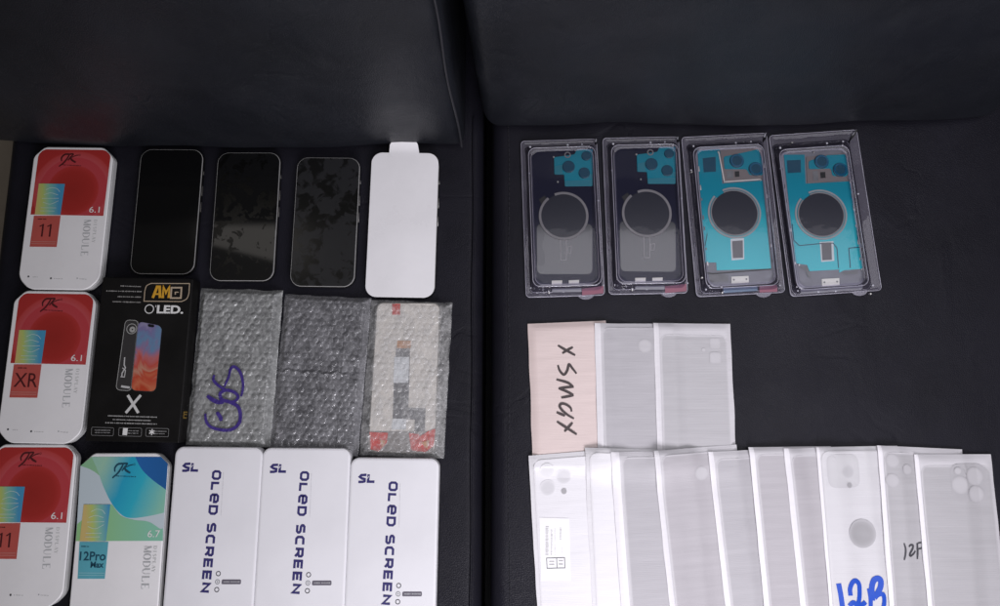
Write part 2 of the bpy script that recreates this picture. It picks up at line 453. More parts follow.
def dashes(name, rows, h, z, m, parent, seed=1):
    """lines of print too small to read: broken little bars"""
    rnd = random.Random(seed); V = []; Fc = []
    for (p0, p1) in rows:
        a = Vector(p0); b = Vector(p1); d = (b - a); L = d.length; d.normalize(); nrm = Vector((-d.y, d.x)); t = 0
        while t < L:
            w = h * rnd.uniform(.5, 1.0); hh = h * rnd.uniform(.55, 1)
            q = [a + d * t - nrm * hh / 2, a + d * (t + w) - nrm * hh / 2, a + d * (t + w) + nrm * hh / 2, a + d * t + nrm * hh / 2]
            k = len(V); V += [(x.x, x.y, z) for x in q]; Fc.append((k, k + 1, k + 2, k + 3))
            t += w + h * (rnd.choice((.22, .22, .3, .7)))
    return obj(name, V, Fc, m, parent)
def circ(cx, cy, r, n=28): return [(cx + r * math.cos(2 * math.pi * i / n), cy + r * math.sin(2 * math.pi * i / n)) for i in range(n)]
def rbox(name, size, r, m, parent, step=.03, loc=(0, 0, 0), f=None):
    """rounded box with a fine skin; f(v) reshapes each point"""
    s = [x / 2 for x in size]
    def ticks(h):
        e = [-h + r * (1 - math.cos(t * math.pi / 8)) * 0 + r * t / 5 for t in range(5)]
        n = max(1, int((2 * h - 2 * r) / step)); mid = [-h + r + (2 * h - 2 * r) * i / n for i in range(n + 1)]
        return e + mid + [-x for x in e[::-1]]
    T = [ticks(h) for h in s]; V = []; Fc = []; ix = {}
    def vert(p):
        q = Vector([max(-(h - r), min(h - r, c)) for c, h in zip(p, s)]); d = Vector(p) - q
        v = q + d.normalized() * r if d.length > 1e-9 else q
        key = tuple(round(c, 6) for c in p)
        if key not in ix: ix[key] = len(V); V.append(v)
        return ix[key]
    for ax in range(3):
        u, w = (ax + 1) % 3, (ax + 2) % 3
        for sg in (-1, 1):
            for i in range(len(T[u]) - 1):
                for j in range(len(T[w]) - 1):
                    c = []
                    for (a, b) in ((i, j), (i + 1, j), (i + 1, j + 1), (i, j + 1)):
                        p = [0, 0, 0]; p[ax] = sg * s[ax]; p[u] = T[u][a]; p[w] = T[w][b]; c.append(vert(p))
                    Fc.append(tuple(c if sg > 0 else c[::-1]))
    V = [Vector(v) + Vector(loc) for v in V]
    if f: V = [f(v) for v in V]
    return obj(name, V, Fc, m, parent, smooth=True)
def children(o): return [c for c in list(bpy.data.objects) if c.parent == o]
def dup(o, loc, rot, label):
    def cp(x, p):
        c = x.copy(); COL.objects.link(c)
        if p: c.parent = p
        for ch in children(x): cp(ch, c)
        return c
    r = cp(o, None); r.location = loc; r.rotation_euler = (0, 0, rot); r['label'] = label
    return r

# ------------------------------------------------------------------ sofa and floor
fl = obj('floor', [(-4, -4, -.42), (4, -4, -.42), (4, 4, -.42), (-4, 4, -.42)], [(0, 1, 2, 3)], M_FLOOR); fl['kind'] = 'structure'
sofa = thing('sofa', 'black leather sofa lying under all the phone parts, two seat cushions and two back cushions', 'sofa', (0, .3, -.42))
OFF = Vector((0, -.3, .42))
gl, gr = U(475, 380).x, U(499.5, 380).x
xl = U(-0.5, 190).x
def seatf(v):
    w = v - OFF
    n = noise.noise(Vector((w.x * 5, w.y * 5, 1.3))) * .0012 + noise.noise(Vector((w.x * 14, w.y * 9, 4))) * .0005
    edge = 0
    if w.z > -.03: v.z += min(0, n - .0014)
    return v
def seat(x0, x1):
    y0, y1, th = -.62, .62, .16
    o = rbox('seat_cushion', (x1 - x0, y1 - y0, th), .016, M_LEA, sofa, .02, Vector(((x0 + x1) / 2, (y0 + y1) / 2, -th / 2)) + OFF, seatf)
    return o
sl_ = seat(xl, gl + .007); sr_ = seat(gr - .009, .78)
def seam(name, pts, r, m, parent):
    V = []; Fc = []; n = 6; P = [Vector(p) + OFF for p in pts]
    for i, p in enumerate(P):
        d = (P[min(i + 1, len(P) - 1)] - P[max(i - 1, 0)]).normalized()
        a = d.orthogonal().normalized(); b = d.cross(a)
        for k in range(n): V.append(p + a * r * math.cos(k * 2 * math.pi / n) + b * r * math.sin(k * 2 * math.pi / n))
    for i in range(len(P) - 1):
        for k in range(n):
            Fc.append((i * n + k, i * n + (k + 1) % n, (i + 1) * n + (k + 1) % n, (i + 1) * n + k))
    return obj(name, V, Fc, m, parent, smooth=True)
seam('piping', [(gl - .003 + .0006 * math.sin(i * 1.1), -.5 + i * .03, -.0006) for i in range(29)], .0011, M_LEA, sl_)
V = []; Fc = []
for i in range(150):
    a = U(509, 590); y = -.45 + i * .0056
    x = a.x + .0008 * math.sin(y * 30); b = len(V)
    V += [Vector((x + dx, y + dy, z)) + OFF for dx, dy, z in ((-.0004, 0, -.0007), (.0004, 0, -.0007), (.0004, .0036, -.0007), (-.0004, .0036, -.0007), (0, 0, .0001), (0, .0036, .0001))]
    Fc += [(b, b + 4, b + 5, b + 3), (b + 4, b + 1, b + 2, b + 5), (b, b + 1, b + 4), (b + 3, b + 5, b + 2)]
obj('stitching', V, Fc, M_THREAD, sr_)
obj('frame', [Vector(p) + OFF for p in ((xl + .01, -.6, -.17), (1, -.6, -.17), (1, .9, -.17), (xl + .01, .9, -.17), (xl + .01, -.6, -.41), (1, -.6, -.41), (1, .9, -.41), (xl + .01, .9, -.41))],
    [(0, 1, 2, 3), (7, 6, 5, 4), (0, 4, 5, 1), (1, 5, 6, 2), (2, 6, 7, 3), (3, 7, 4, 0)], M_UNDER, sofa)

LEAN = math.tan(R(10))
def back(x0, x1, yb, ybr, shear, seed, r, skew=0):
    """a back cushion: bottom front edge runs from yb at x0 to ybr at x1, leaning back"""
    hgt, th = .36, .17
    def f(v):
        w = v - OFF
        z = w.z; u = (w.x - x0) / (x1 - x0); front = w.y < .02
        n = noise.noise(Vector((w.x * 4.5 + seed, z * 6, 2))) * .008 + noise.noise(Vector((w.x * 13, z * 20 + seed, 7))) * .0022
        edge = min(1, min(u, 1 - u) * (x1 - x0) / .07)
        bul = (.020 * math.sin(math.pi * min(1, max(0, u))) ** .5 * math.sin(math.pi * min(1, max(0, .08 + z / hgt * .9))) ** .6 + n * edge) if front else 0
        if abs(u - .5) < .6 and edge < .6 and front:     # puckers near the corner seams
            k_ = (1 - edge / .6); bul += (.0011 * math.sin(z * 150 + 2 * math.sin(z * 31)) + .0042 * max(0, noise.noise(Vector((w.x * 22, z * 75 + w.x * 60, seed)))) ) * k_
        y = w.y + yb + (ybr - yb) * u + z * LEAN - bul
        x = w.x + shear * z + skew * z * (1 - u)
        return Vector((x, y, z)) + OFF
    return rbox('back_cushion', (x1 - x0, th, hgt), r, M_LEAB, sofa, .014, Vector(((x0 + x1) / 2, th / 2, hgt / 2)) + OFF, f)
A0, A1 = U(0, 142), U(466, 150)
B0, B1 = U(484, 134), U(996, 122)
bl_ = back(xl - .10, A1.x, A0.y + .004, A1.y + .004, -.042, 3, .013)
br_ = back(B0.x, B1.x, B0.y + .006, B1.y + .004, -.075, 9, .019)
seam('piping', [(A1.x - .0045 - .042 * z + .0012 * math.sin(z * 37), A1.y + .004 + z * LEAN - .0035, z) for z in [.006 + i * .0165 for i in range(20)]], .0013, M_PIPE, bl_)
obj('back_frame', [Vector(p) + OFF for p in ((xl - .1, .56, -.1), (1.2, .56, -.1), (1.2, .60, .4), (xl - .1, .60, .4), (xl - .1, .66, -.1), (1.2, .66, -.1), (1.2, .70, .4), (xl - .1, .70, .4))],
    [(0, 1, 2, 3), (7, 6, 5, 4), (0, 4, 5, 1), (1, 5, 6, 2), (2, 6, 7, 3), (3, 7, 4, 0)], M_UNDER, sofa)

# ------------------------------------------------------------------ white display-part boxes with a cover picture
HB = .0115
qs = dict(a=[(35.6, 146.5), (114, 147.2), (98.3, 290), (16.2, 289.5)], b=[(15.3, 291), (97.6, 291.8), (79.4, 443.5), (-4, 442.8)],
          c=[(-9, 444.4), (78.5, 444.8), (66.5, 606), (-29, 605)], d=[(80.9, 453.3), (170.7, 453.5), (158.3, 620), (67.2, 620)])
fa, fb = Fr(qs['a'], HB), Fr(qs['b'], HB)
JW, JL = (fa.W + fb.W) / 2, (fa.L + fb.L) / 2
fc, fd = Fr(qs['c'], HB, JW, JL, 't'), Fr(qs['d'], HB, JW * 1.01, JL * 1.12, 't')
def px_list(f, pts, z=None): return [f.P(x, y, z) for x, y in pts]
def Z(ox, oy, k): return lambda *p: [(ox + x / k, oy + y / k) for x, y in p]

def serif(word, f0, f1, h, z, m, parent, name):
    """condensed serif capitals along the line f0-f1 (baseline centre), tops to the right of the reading direction's left"""
    G = {'M': [([(.05, 0), (.05, 1)], .07), ([(.08, 1), (.5, .05)], .2), ([(.5, .05), (.92, 1)], .06), ([(.9, 0), (.9, 1)], .2)],
         'O': [([(.5 + .42 * math.cos(a), .5 + .48 * math.sin(a)) for a in [i * math.pi / 8 for i in range(17)]], [.2 if abs(math.cos(i * math.pi / 8)) > .6 else .08 for i in range(17)])],
         'D': [([(.15, 0), (.15, 1)], .2), ([(.15, .97), (.5, .97), (.85, .75), (.88, .5), (.85, .25), (.5, .03), (.15, .03)], [.06, .07, .14, .2, .14, .07, .06])],
         'U': [([(.12, 1), (.12, .3), (.3, .04), (.65, .04), (.85, .3), (.85, 1)], [.2, .2, .1, .06, .06, .06])],
         'L': [([(.18, 0), (.18, 1)], .2), ([(.05, .03), (.85, .03)], .07), ([(.83, .03), (.83, .28)], .07)],
         'E': [([(.18, 0), (.18, 1)], .2), ([(.05, .03), (.85, .03)], .07), ([(.05, .97), (.8, .97)], .07), ([(.18, .5), (.6, .5)], .07), ([(.83, .03), (.83, .25)], .06)],
         'I': [([(.5, 0), (.5, 1)], .2), ([(.3, .03), (.7, .03)], .06), ([(.3, .97), (.7, .97)], .06)],
         'S': [([(.8, .8), (.5, .97), (.2, .8), (.25, .6), (.7, .42), (.8, .2), (.5, .03), (.15, .2)], [.06, .1, .12, .16, .16, .12, .1, .06])],
         'P': [([(.2, 0), (.2, 1)], .2), ([(.2, .97), (.6, .97), (.85, .75), (.6, .5), (.2, .5)], [.06, .08, .18, .08, .06])],
         'A': [([(.05, 0), (.5, 1)], .06), ([(.5, 1), (.95, 0)], .2), ([(.25, .35), (.72, .35)], .06)],
         'Y': [([(.05, 1), (.5, .45)], .2), ([(.95, 1), (.5, .45)], .06), ([(.5, .45), (.5, 0)], .2)]}
    a = Vector(f0); b = Vector(f1); d = (b - a); cw = d.length / len(word); d.normalize(); nrm = Vector((-d.y, d.x))
    V = []; Fc = []; q = 0
    for i, ch in enumerate(word):
        for p, w in G[ch]:
            pts = [a + d * (cw * (i + .08 + .84 * x)) + nrm * (h * (y - .5)) for x, y in p]
            sc = min(cw, h)
            ribbon(V, Fc, pts, [k * sc for k in w] if isinstance(w, list) else w * sc, lambda x, y, q=q: z + q * .000002); q += 1
    return obj(name, V, Fc, m, parent)

def jk_outline(w, l): return rp(rp([(-w / 2, -l / 2), (w / 2, -l / 2), (w / 2, l / 2), (-w / 2, l / 2)], [.0125, .0125, .0112, .0112], 1), [.006, .006, .006, .006, .0035, .0035, .0035, .0035], 4)
def logo(f, t, z, ox, oy, m):
    zz = Z(70, 445, 7.127)
    def pl(*p): return [(x + ox, y + oy) for x, y in px_list(fd, zz(*p))]
    q = .00135
    P = [pl((322, 192), (322, 165), (345, 138), (385, 134), (412, 131)), pl((382, 136), (368, 165), (340, 205), (304, 236)),
         pl((415, 133), (392, 158), (372, 186)), pl((452, 141), (425, 148), (388, 168)), pl((388, 166), (405, 185), (432, 201))]
    strokes('logo', P, [q * 1.4, q * 1.3, q * 1.1, q * .7, q * 1.5], z, m, t, sp=6, taper=True)
    dashes('caption', [(pl((332, 222))[0], pl((465, 228))[0])], .0011, z, m, t, 3)
    strokes('trade_mark', [circ(*pl((460, 140))[0], .0009, 10)], .0003, z, m, t, closed=(0,))

def jk_common(t, z, f, spec, mod, disp):
    fr = flat('gradient_square', px_list(f, spec), z + .00025, M_SPEC, t)
    a, b, c, d = [Vector(p) for p in px_list(f, spec)]
    def q(u, v): return tuple(a * (1 - u) * (1 - v) + b * u * (1 - v) + c * u * v + d * (1 - u) * v)
    L = [[q(.3, .2), q(.5, .13), q(.72, .16), q(.85, .26)], [q(.25, .36), q(.5, .3), q(.8, .36)], [q(.2, .48), q(.85, .47)], [q(.25, .6), q(.55, .66), q(.85, .55)],
         [q(.2, .78), q(.8, .78)], [q(.2, .88), q(.75, .88)]]
    strokes('fine_lines', L, .00045, z + .0003, M_SPECW, fr, sp=4)
    if mod: serif('MODULE', f.P(*mod[0]), f.P(*mod[1]), .0078, z, mat('module_ink', (.43, .44, .45), .5), t, 'lettering')
    if disp: serif('DISPLAY', f.P(*disp[0]), f.P(*disp[1]), .0036, z, mat('light_grey_ink', (.5, .51, .5), .5), t, 'small_lettering')

def JKB(o): return [(inset(o, .0012), .0003), (inset(o, .0002), .0012), (inset(o, -.0001), HB - .0040), (inset(o, .0004), HB - .0037), (inset(o, .0004), HB - .0034), (inset(o, -.0001), HB - .0031), (inset(o, -.0002), HB - .0009), (inset(o, .0002), HB - .0003), (inset(o, .0009), HB)]
def jk(label, f, model, tag_dx=0):
    t = thing('display_module_box', label, 'box', f.c, f.rot, 'white phone display boxes with a red picture')
    W, L = JW, JL
    o = jk_outline(W, L)
    rings('box_body', JKB(o), [M_BOXS, M_BOX], t, midx=[0, 0, 0, 0, 0, 0, 1, 1])
    z = HB + .0001
    ca = px_list(fa, [(44.4, 149.2), (105, 149.9), (110.8, 155.2), (103.4, 215.9), (30.6, 214.5), (38.5, 154.5)])
    flat('cover_art', rp(ca, [.003, .003, .003, 0, 0, .003], 3), z, M_ART, t)
    spec = [(39.1, 183.5), (65.1, 183.9), (60.6, 214.9), (34.9, 214.5)]
    jk_common(t, z, fa, spec, ((87.6, 219.5), (84.2, 257)), ((95.8, 219.5), (93.4, 243)))
    lab = flat('model_label', px_list(fa, [(34, 215.7), (60.8, 215.7), (56.8, 247), (29.8, 246.7)]), z + .0001, M_LABEL, t)
    p = fa.P(45.8, 230.4)
    if model == '11':
        V = []; Fc = []
        for i, dx in enumerate((-.0042, .0042)):
            x, y = p[0] + dx, p[1]
            ribbon(V, Fc, [(x - .0029, y + .0042), (x + .0006, y + .0062)], .0012, lambda a, b: z + .00022)
            ribbon(V, Fc, [(x + .0008, y + .0070), (x + .0008, y - .0070)], .0019, lambda a, b: z + .00025)
        obj('lettering', V, Fc, M_WINE, lab)
    else: text('lettering', model, .0145, p, 0, z + .00022, M_WINE, lab, .004, fit=.0248)
    strokes('rule', [px_list(fa, [(31.4, 241.6), (56.2, 241.9)]), px_list(fa, [(31.2, 243.6), (56, 243.9)])], .0005, z + .00022, mat('pale_red_ink', (.55, .25, .22), .5), lab)
    dashes('small_lettering', [(fa.P(38, 219), fa.P(46, 219.2))], .0012, z + .00022, M_WINE, lab, 5)
    text('size_mark', '6.1', .0066, fa.P(94.6, 209.6), 0, z + .0002, M_PALEINK, t, .0, fit=.0112)
    logo(fa, t, z + .0002, -.0028, fa.P(70, 160)[1] - fd.P(124, 470.5)[1], M_WINE)
    for k, (x, y) in enumerate(((28.5, 276.5), (51, 278.3), (77.3, 278.3))):
        flat('icon', circ(*fa.P(x, y), .0011 if k < 2 else .0007, 10), z, M_DARKINK if k < 2 else M_GREYINK, t)
    dashes('caption', [(fa.P(33, 276.9), fa.P(37, 277)), (fa.P(54, 278.5), fa.P(62.5, 278.9)), (fa.P(79, 278.8), fa.P(86, 279.3))], .0011, z, mat('light_grey_print', (.5, .5, .5), .5), t, 8)
    return t
j1 = jk('white box with red picture marked 11, farthest up by the back cushion', fa, '11')
j2 = jk('white box with red picture marked XR, beside the black box', fb, 'XR')
j3 = dup(j1, fc.c, fc.rot, 'white box with red picture marked 11, in the bottom corner below the XR box')

# the blue-green one
t = thing('display_module_box', 'white box with blue and green wave picture marked 12 Pro Max', 'box', fd.c, fd.rot)
o = jk_outline(fd.W, fd.L)
rings('box_body', JKB(o), [M_BOXS, M_BOX], t, midx=[0, 0, 0, 0, 0, 0, 1, 1])
z = HB + .0001; z1 = Z(70, 445, 7.127); z2 = Z(70, 520, 7.045)
def sp_px(*segs):
    out = []
    for s in segs: out += ([tuple(v) for v in spline([tuple(p) for p in s], 6)] if len(s) > 2 else list(s))
    return out
base = z1((155, 85), (650, 85), (698, 135)) + z2((655, 148), (42, 150)) + z1((75, 150))
g1 = sp_px(z1((155, 85), (75, 150)), z1((75, 150), (130, 168), (180, 195), (222, 230)), z1((200, 150), (175, 95)))
teal = sp_px(z1((155, 85), (470, 85)), z1((470, 85), (510, 170), (580, 242), (685, 320)), z1((670, 480), (670, 482)), z1((668, 484), (560, 508), (440, 522), (370, 500), (300, 420), (240, 300), (200, 190), (155, 85)))
deep = sp_px(z1((465, 85), (650, 85)), z1((698, 135), (685, 320)), z1((685, 320), (580, 242), (510, 170), (465, 85)))
mint = sp_px(z1((300, 425), (365, 505), (460, 535), (560, 548), (645, 600)), z2((655, 60), (655, 148)), z2((42, 150), (52, 30)), z1((200, 440), (290, 425)))
flat('cover_art', [px_list(fd, q) for q in (base, g1, mint, teal, deep)], z, [M_P0, M_P1, M_P4, M_P2, M_P3], t, midx=[0, 1, 2, 3, 4])
jk_common(t, z + .0002, fd, [(84, 504.6), (110.7, 504.6), (106.2, 541.3), (79.9, 541.3)], ((148.2, 546), (145, 590.5)), ((155.6, 546), (153.4, 573)))
lab = flat('model_label', px_list(fd, [(79.7, 542), (108.6, 542), (105, 578.9), (77.8, 578.9)]), z + .00025, M_LABELB, t)
text('lettering', '12Pro', .0088, fd.P(93, 556.2), 0, z + .0004, M_TEALINK, lab, .02, fit=.0262)
text('lettering', 'Max', .0060, fd.P(97.4, 564.8), 0, z + .0004, M_TEALINK, lab, .03, fit=.0134)
strokes('rule', [px_list(fd, [(79.2, 573), (104.8, 573.2)]), px_list(fd, [(79, 575.3), (104.6, 575.5)])], .0005, z + .0004, mat('pale_teal_ink', (.3, .55, .6), .5), lab)
dashes('small_lettering', [(fd.P(81.5, 546.5), fd.P(89, 546.7))], .0012, z + .0004, M_TEALINK, lab, 5)
text('size_mark', '6.7', .0068, fd.P(154, 533.8), 0, z + .0004, M_PALEINK, t, .0, fit=.0122)
logo(fd, t, z + .0004, 0, 0, M_TEALINK)

# ------------------------------------------------------------------ plain white screen boxes
HS = .013
q1 = [(175.7, 447), (263, 447.6), (250.2, 611.5), (161.2, 612)]
q2 = [(263, 448), (350.4, 448.5), (342.7, 611), (251.3, 612)]
q3 = [(350.6, 458.2), (439.3, 458.5), (433.5, 616), (342, 616)]
t0 = [Fr(q, HS) for q in (q1, q2, q3)]
SW = sum(x.W for x in t0) / 3; SLn = SW * 1.93
f1, f2, f3 = [Fr(q, HS, SW, SLn, 't') for q in (q1, q2, q3)]
t = thing('screen_box', 'white box lettered OLED SCREEN, next to the blue and green box', 'box', f1.c, f1.rot, 'white screen boxes with purple lettering')
o = rr(SW, SLn, .0085, seg=8)
rings('box_body', [(inset(o, .001), .0003), (inset(o, -.0004), .0015), (inset(o, -.0004), .0055), (inset(o, .0002), .0058), (inset(o, .0002), .0061), (inset(o, -.0004), .0064), (inset(o, -.0003), HS - .0016), (inset(o, .0003), HS - .0005), (inset(o, .0012), HS - .0001), (inset(o, .0024), HS)], M_SL, t, ang=30)
z = HS + .0001
LET = {  # wide square capitals, x along the word, y up
 'O': [([(.2, 0), (.8, 0), (1, .22), (1, .78), (.8, 1), (.2, 1), (0, .78), (0, .22)], 1)],
 'L': [([(0, 1), (0, 0), (.95, 0)], 0)],
 'e': [([(.02, .5), (1, .5), (1, .78), (.8, 1), (.2, 1), (0, .78), (0, .22), (.2, 0), (.95, 0)], 0)],
 'D': [([(0, 0), (.78, 0), (1, .25), (1, .75), (.78, 1), (0, 1)], 1)],
 'S': [([(.98, 1), (.2, 1), (.02, .84), (.02, .66), (.2, .52), (.82, .48), (.98, .34), (.98, .16), (.8, 0), (0, 0)], 0)],
 'C': [([(.98, 1), (.22, 1), (0, .78), (0, .22), (.22, 0), (.98, 0)], 0)],
 'R': [([(0, 0), (0, 1), (.8, 1), (.97, .86), (.97, .56), (.8, .42), (.1, .42)], 0), ([(.5, .42), (1, 0)], 0)],
 'E': [([(.98, 1), (.0, 1), (0, 0), (.98, 0)], 0), ([(0, .5), (.9, .5)], 0)],
 'N': [([(0, 0), (0, 1), (1, 0), (1, 1)], 0)]}
def wide(word, p0, p1, h, wgt, z, m, parent, gap=.19, space=.42):
    a = Vector(p0); b = Vector(p1); d = b - a; L = d.length; d.normalize(); nrm = Vector((-d.y, d.x))
    units = sum(space if c == ' ' else 1 for c in word) + gap * (len(word) - 1)
    cw = L / units; V = []; Fc = []; x = 0; q = 0
    for c in word:
        if c == ' ': x += (space + gap) * cw; continue
        for pts, cl in LET[c]:
            P = [a + d * (x + wgt / 2 + u * (cw - wgt)) + nrm * (wgt / 2 + v * (h - wgt)) for u, v in pts]
            ribbon(V, Fc, P, wgt, lambda X, Y, q=q: z + q * .00002, bool(cl)); q += 1
        x += (1 + gap) * cw
    return obj('lettering', V, Fc, m, parent)
wide('OLeD SCREEN', f1.P(212.4, 470.2), f1.P(200.6, 592.8), .0095, .0024, z, M_NAVY, t)
# emblem: SL
def sl(*p): return px_list(f1, Z(160, 440, 7.127)(*p))
strokes('emblem', [sl((218, 170), (182, 172), (170, 184), (186, 196), (204, 200), (202, 216), (186, 220), (158, 220)), sl((234, 166), (226, 218), (272, 219))], .0025, z, M_NAVY, t)
strokes('emblem_slash', [sl((236, 178), (222, 196))], .0006, z + .0001, M_SL, t)
dashes('small_lettering', [(f1.P(223.5, 472.5), f1.P(221, 515))], .0009, z, mat('faint_grey_ink', (.62, .61, .64), .5), t, 5)
zz = Z(160, 520, 7.045)
for k, p in enumerate(((411, 379), (405, 437), (400, 492))):
    strokes('round_icon', [circ(*px_list(f1, zz(p))[0], .0021, 16)], .00085, z, M_DARKINK if k != 1 else M_GREYINK, t, closed=(0,))
    if k == 1: flat('icon_dot', circ(*px_list(f1, zz(p))[0], .0008, 10), z, M_GREYINK, t)
bar = flat('dark_strip', rp(px_list(f1, zz((436, 420), (572, 420), (570, 454), (432, 454))), .0012, 3), z, mat('charcoal_strip', (.12, .11, .14), .45), t)
dashes('small_lettering', [(f1.P(223.5, 582), f1.P(239, 582))], .0014, z + .0001, mat('strip_grey_ink', (.4, .4, .42), .5), bar, 9)
dup(t, f2.c, f2.rot, 'white box lettered OLED SCREEN, in the middle between two like it')
dup(t, f3.c, f3.rot, 'white box lettered OLED SCREEN, nearest the gap between the seat cushions')

# ------------------------------------------------------------------ black box
HA = .019
f = Fr([(103, 277), (193.5, 278.5), (178.5, 442.5), (84.5, 441.5)], HA)
t = thing('screen_box', 'black box with a colourful phone picture and a large X', 'box', f.c, f.rot)
slab('box_body', rr(f.W, f.L, .0016, seg=3), .0003, HA, M_BLKBOX, t, .0009)
z = HA + .0001
za = Z(140, 278, 14.44); zb = Z(80, 355, 6.375); zc = Z(110, 315, 7.57); ze = Z(85, 270, 6.733)
PL = lambda q: px_list(f, q)
lg = strokes('logo_frame', [PL(sp_px(za((58, 335), (70, 190)), za((70, 190), (95, 115), (160, 78)), za((715, 80), (716, 84)), za((708, 215), (707, 225)), za((707, 225), (675, 300), (600, 340))))], .0009, z, M_BEIGEINK, t, closed=(0,))
strokes('lettering', [PL(za((185, 288), (248, 128), (285, 128), (290, 288))), PL(za((215, 232), (288, 232))), PL(za((330, 290), (340, 128), (375, 215), (425, 130), (415, 288)))], [.0028, .0018, .0028], z, M_GOLD, lg)
strokes('lettering', [PL(za((455, 140), (600, 140), (590, 290), (445, 290))), PL(za((500, 205), (560, 205))), PL(za((510, 240), (512, 200)))], [.0017, .001, .0012], z, M_BEIGEINK, lg, closed=(0,))
px = f.P
strokes('lettering', [circ(*PL(za((135, 448)))[0], .0045, 20), PL(za((232, 395), (228, 420)))], [.0009, .0007], z, M_PALEINK, t, closed=(0,))
text('lettering', 'LED.', .0088, PL(za((436, 455)))[0], 0, z, M_PALEINK, t, .035, fit=.0278)
dashes('small_lettering', [(px(120.6, 285.9), px(141.7, 286.7)), (px(106.5, 290.9), px(141.4, 291.6)), (px(117.7, 296.6), px(141, 297.1)), (px(112.5, 301.6), px(140.4, 302.4))], .0013, z, mat('dim_grey_ink', (.32, .31, .30), .5), t, 3)
pb = flat('phone_back_picture', rp(PL(zc((118, 38), (228, 44), (170, 578), (45, 566))), .004, 4), z, mat('charcoal_print', (.035, .033, .034), .4), t)
strokes('outline', [rp(PL(zc((118, 38), (215, 42), (158, 576), (45, 566))), .004, 4), circ(*PL(zc((165, 105)))[0], .0052, 18), circ(*PL(zc((170, 110)))[0], .002, 12)], [.0006, .0008, .0022], z + .0001, mat('grey_print', (.34, .34, .33), .4), pb, closed=(0, 1, 2))
strokes('flex_picture', [PL(zc((112, 320), (108, 380), (118, 400), (92, 440), (90, 470))), PL(zc((95, 400), (118, 420), (110, 470), (80, 468))), PL(zc((85, 540), (115, 545), (150, 550)))], [.0012, .0009, .0022], z + .0001, mat('light_print', (.5, .5, .5), .4), pb)
ps = flat('phone_front_picture', rp(PL(zc((216, 48), (396, 84), (347, 582), (160, 572))), .005, 5), z + .00015, M_WALL, t)
strokes('screen_edge', [rp(PL(zc((216, 48), (396, 84), (347, 582), (160, 572))), .005, 5)], .0004, z + .0003, mat('dark_print_edge', (.05, .05, .055), .4), ps, closed=(0,))
flat('notch', rp(PL(zc((288, 68), (338, 76), (334, 96), (286, 88))), .0015, 3), z + .0003, M_DK, ps)
strokes('lettering', [PL(zb((305, 256), (372, 370))), PL(zb((388, 256), (292, 370)))], .0028, z, mat('light_grey_letter', (.6, .6, .59), .45), t)
dashes('small_lettering', [(px(107.8, 415.8), px(157, 417.3)), (px(113, 419.6), px(150, 420.7)), (px(105.5, 422.8), px(157, 424.2))], .0012, z, mat('caption_grey_ink', (.42, .42, .41), .5), t, 7)
for q, kind in ((zb((75, 460), (216, 465), (212, 516), (72, 512)), 0), (zb((249, 464), (394, 467), (391, 520), (246, 516)), 1), (zb((421, 467), (566, 470), (564, 522), (419, 519)), 2)):
    b_ = strokes('badge', [rp(PL(q), .0012, 3)], .0004, z, mat('badge_grey_ink', (.22, .22, .22), .5), t, closed=(0,))
    a0, a1 = q[0], q[1]
    cy = (q[0][1] + q[3][1]) / 2
    if kind == 1: flat('icon', PL(zb((276, 466), (306, 467), (300, 512), (271, 510))), z + .0001, M_PALEINK, b_)
    if kind == 2:
        c0 = PL(zb((459, 492)))[0]
        strokes('icon', [[(c0[0] - .003 * math.cos(a), c0[1] - .003 * math.sin(a)), (c0[0] + .003 * math.cos(a), c0[1] + .003 * math.sin(a))] for a in (R(90), R(30), R(150))], .0011, z + .0001, M_PALEINK, b_)
    x0 = a0[0] + (8 if kind else 3)
    dashes('small_lettering', [(px(x0, cy - 1), px(a1[0] - 3, cy - .8)), (px(x0, cy + 1.4), px(a1[0] - 4, cy + 1.6))], .001, z, mat('badge_text_ink', (.3, .3, .3), .5), b_, 11 + kind)
# gold mark on the side wall
y0 = px(181, 415)[1]; xs = f.W / 2 + .0002
V = []; Fc = []
for k, (ya, yb_, zg0, zg1) in enumerate(((-.006, .006, .012, .0145), (-.006, -.0035, .006, .012), (0, .0022, .006, .012), (.004, .006, .005, .012))):
    b = len(V); V += [(xs, y0 + ya * .6, zg0), (xs, y0 + yb_ * .6, zg0), (xs, y0 + yb_ * .6, zg1), (xs, y0 + ya * .6, zg1)]; Fc.append((b, b + 1, b + 2, b + 3))
obj('side_mark', V, Fc, mat('dull_gold_ink', (.22, .14, .03), .45), t)

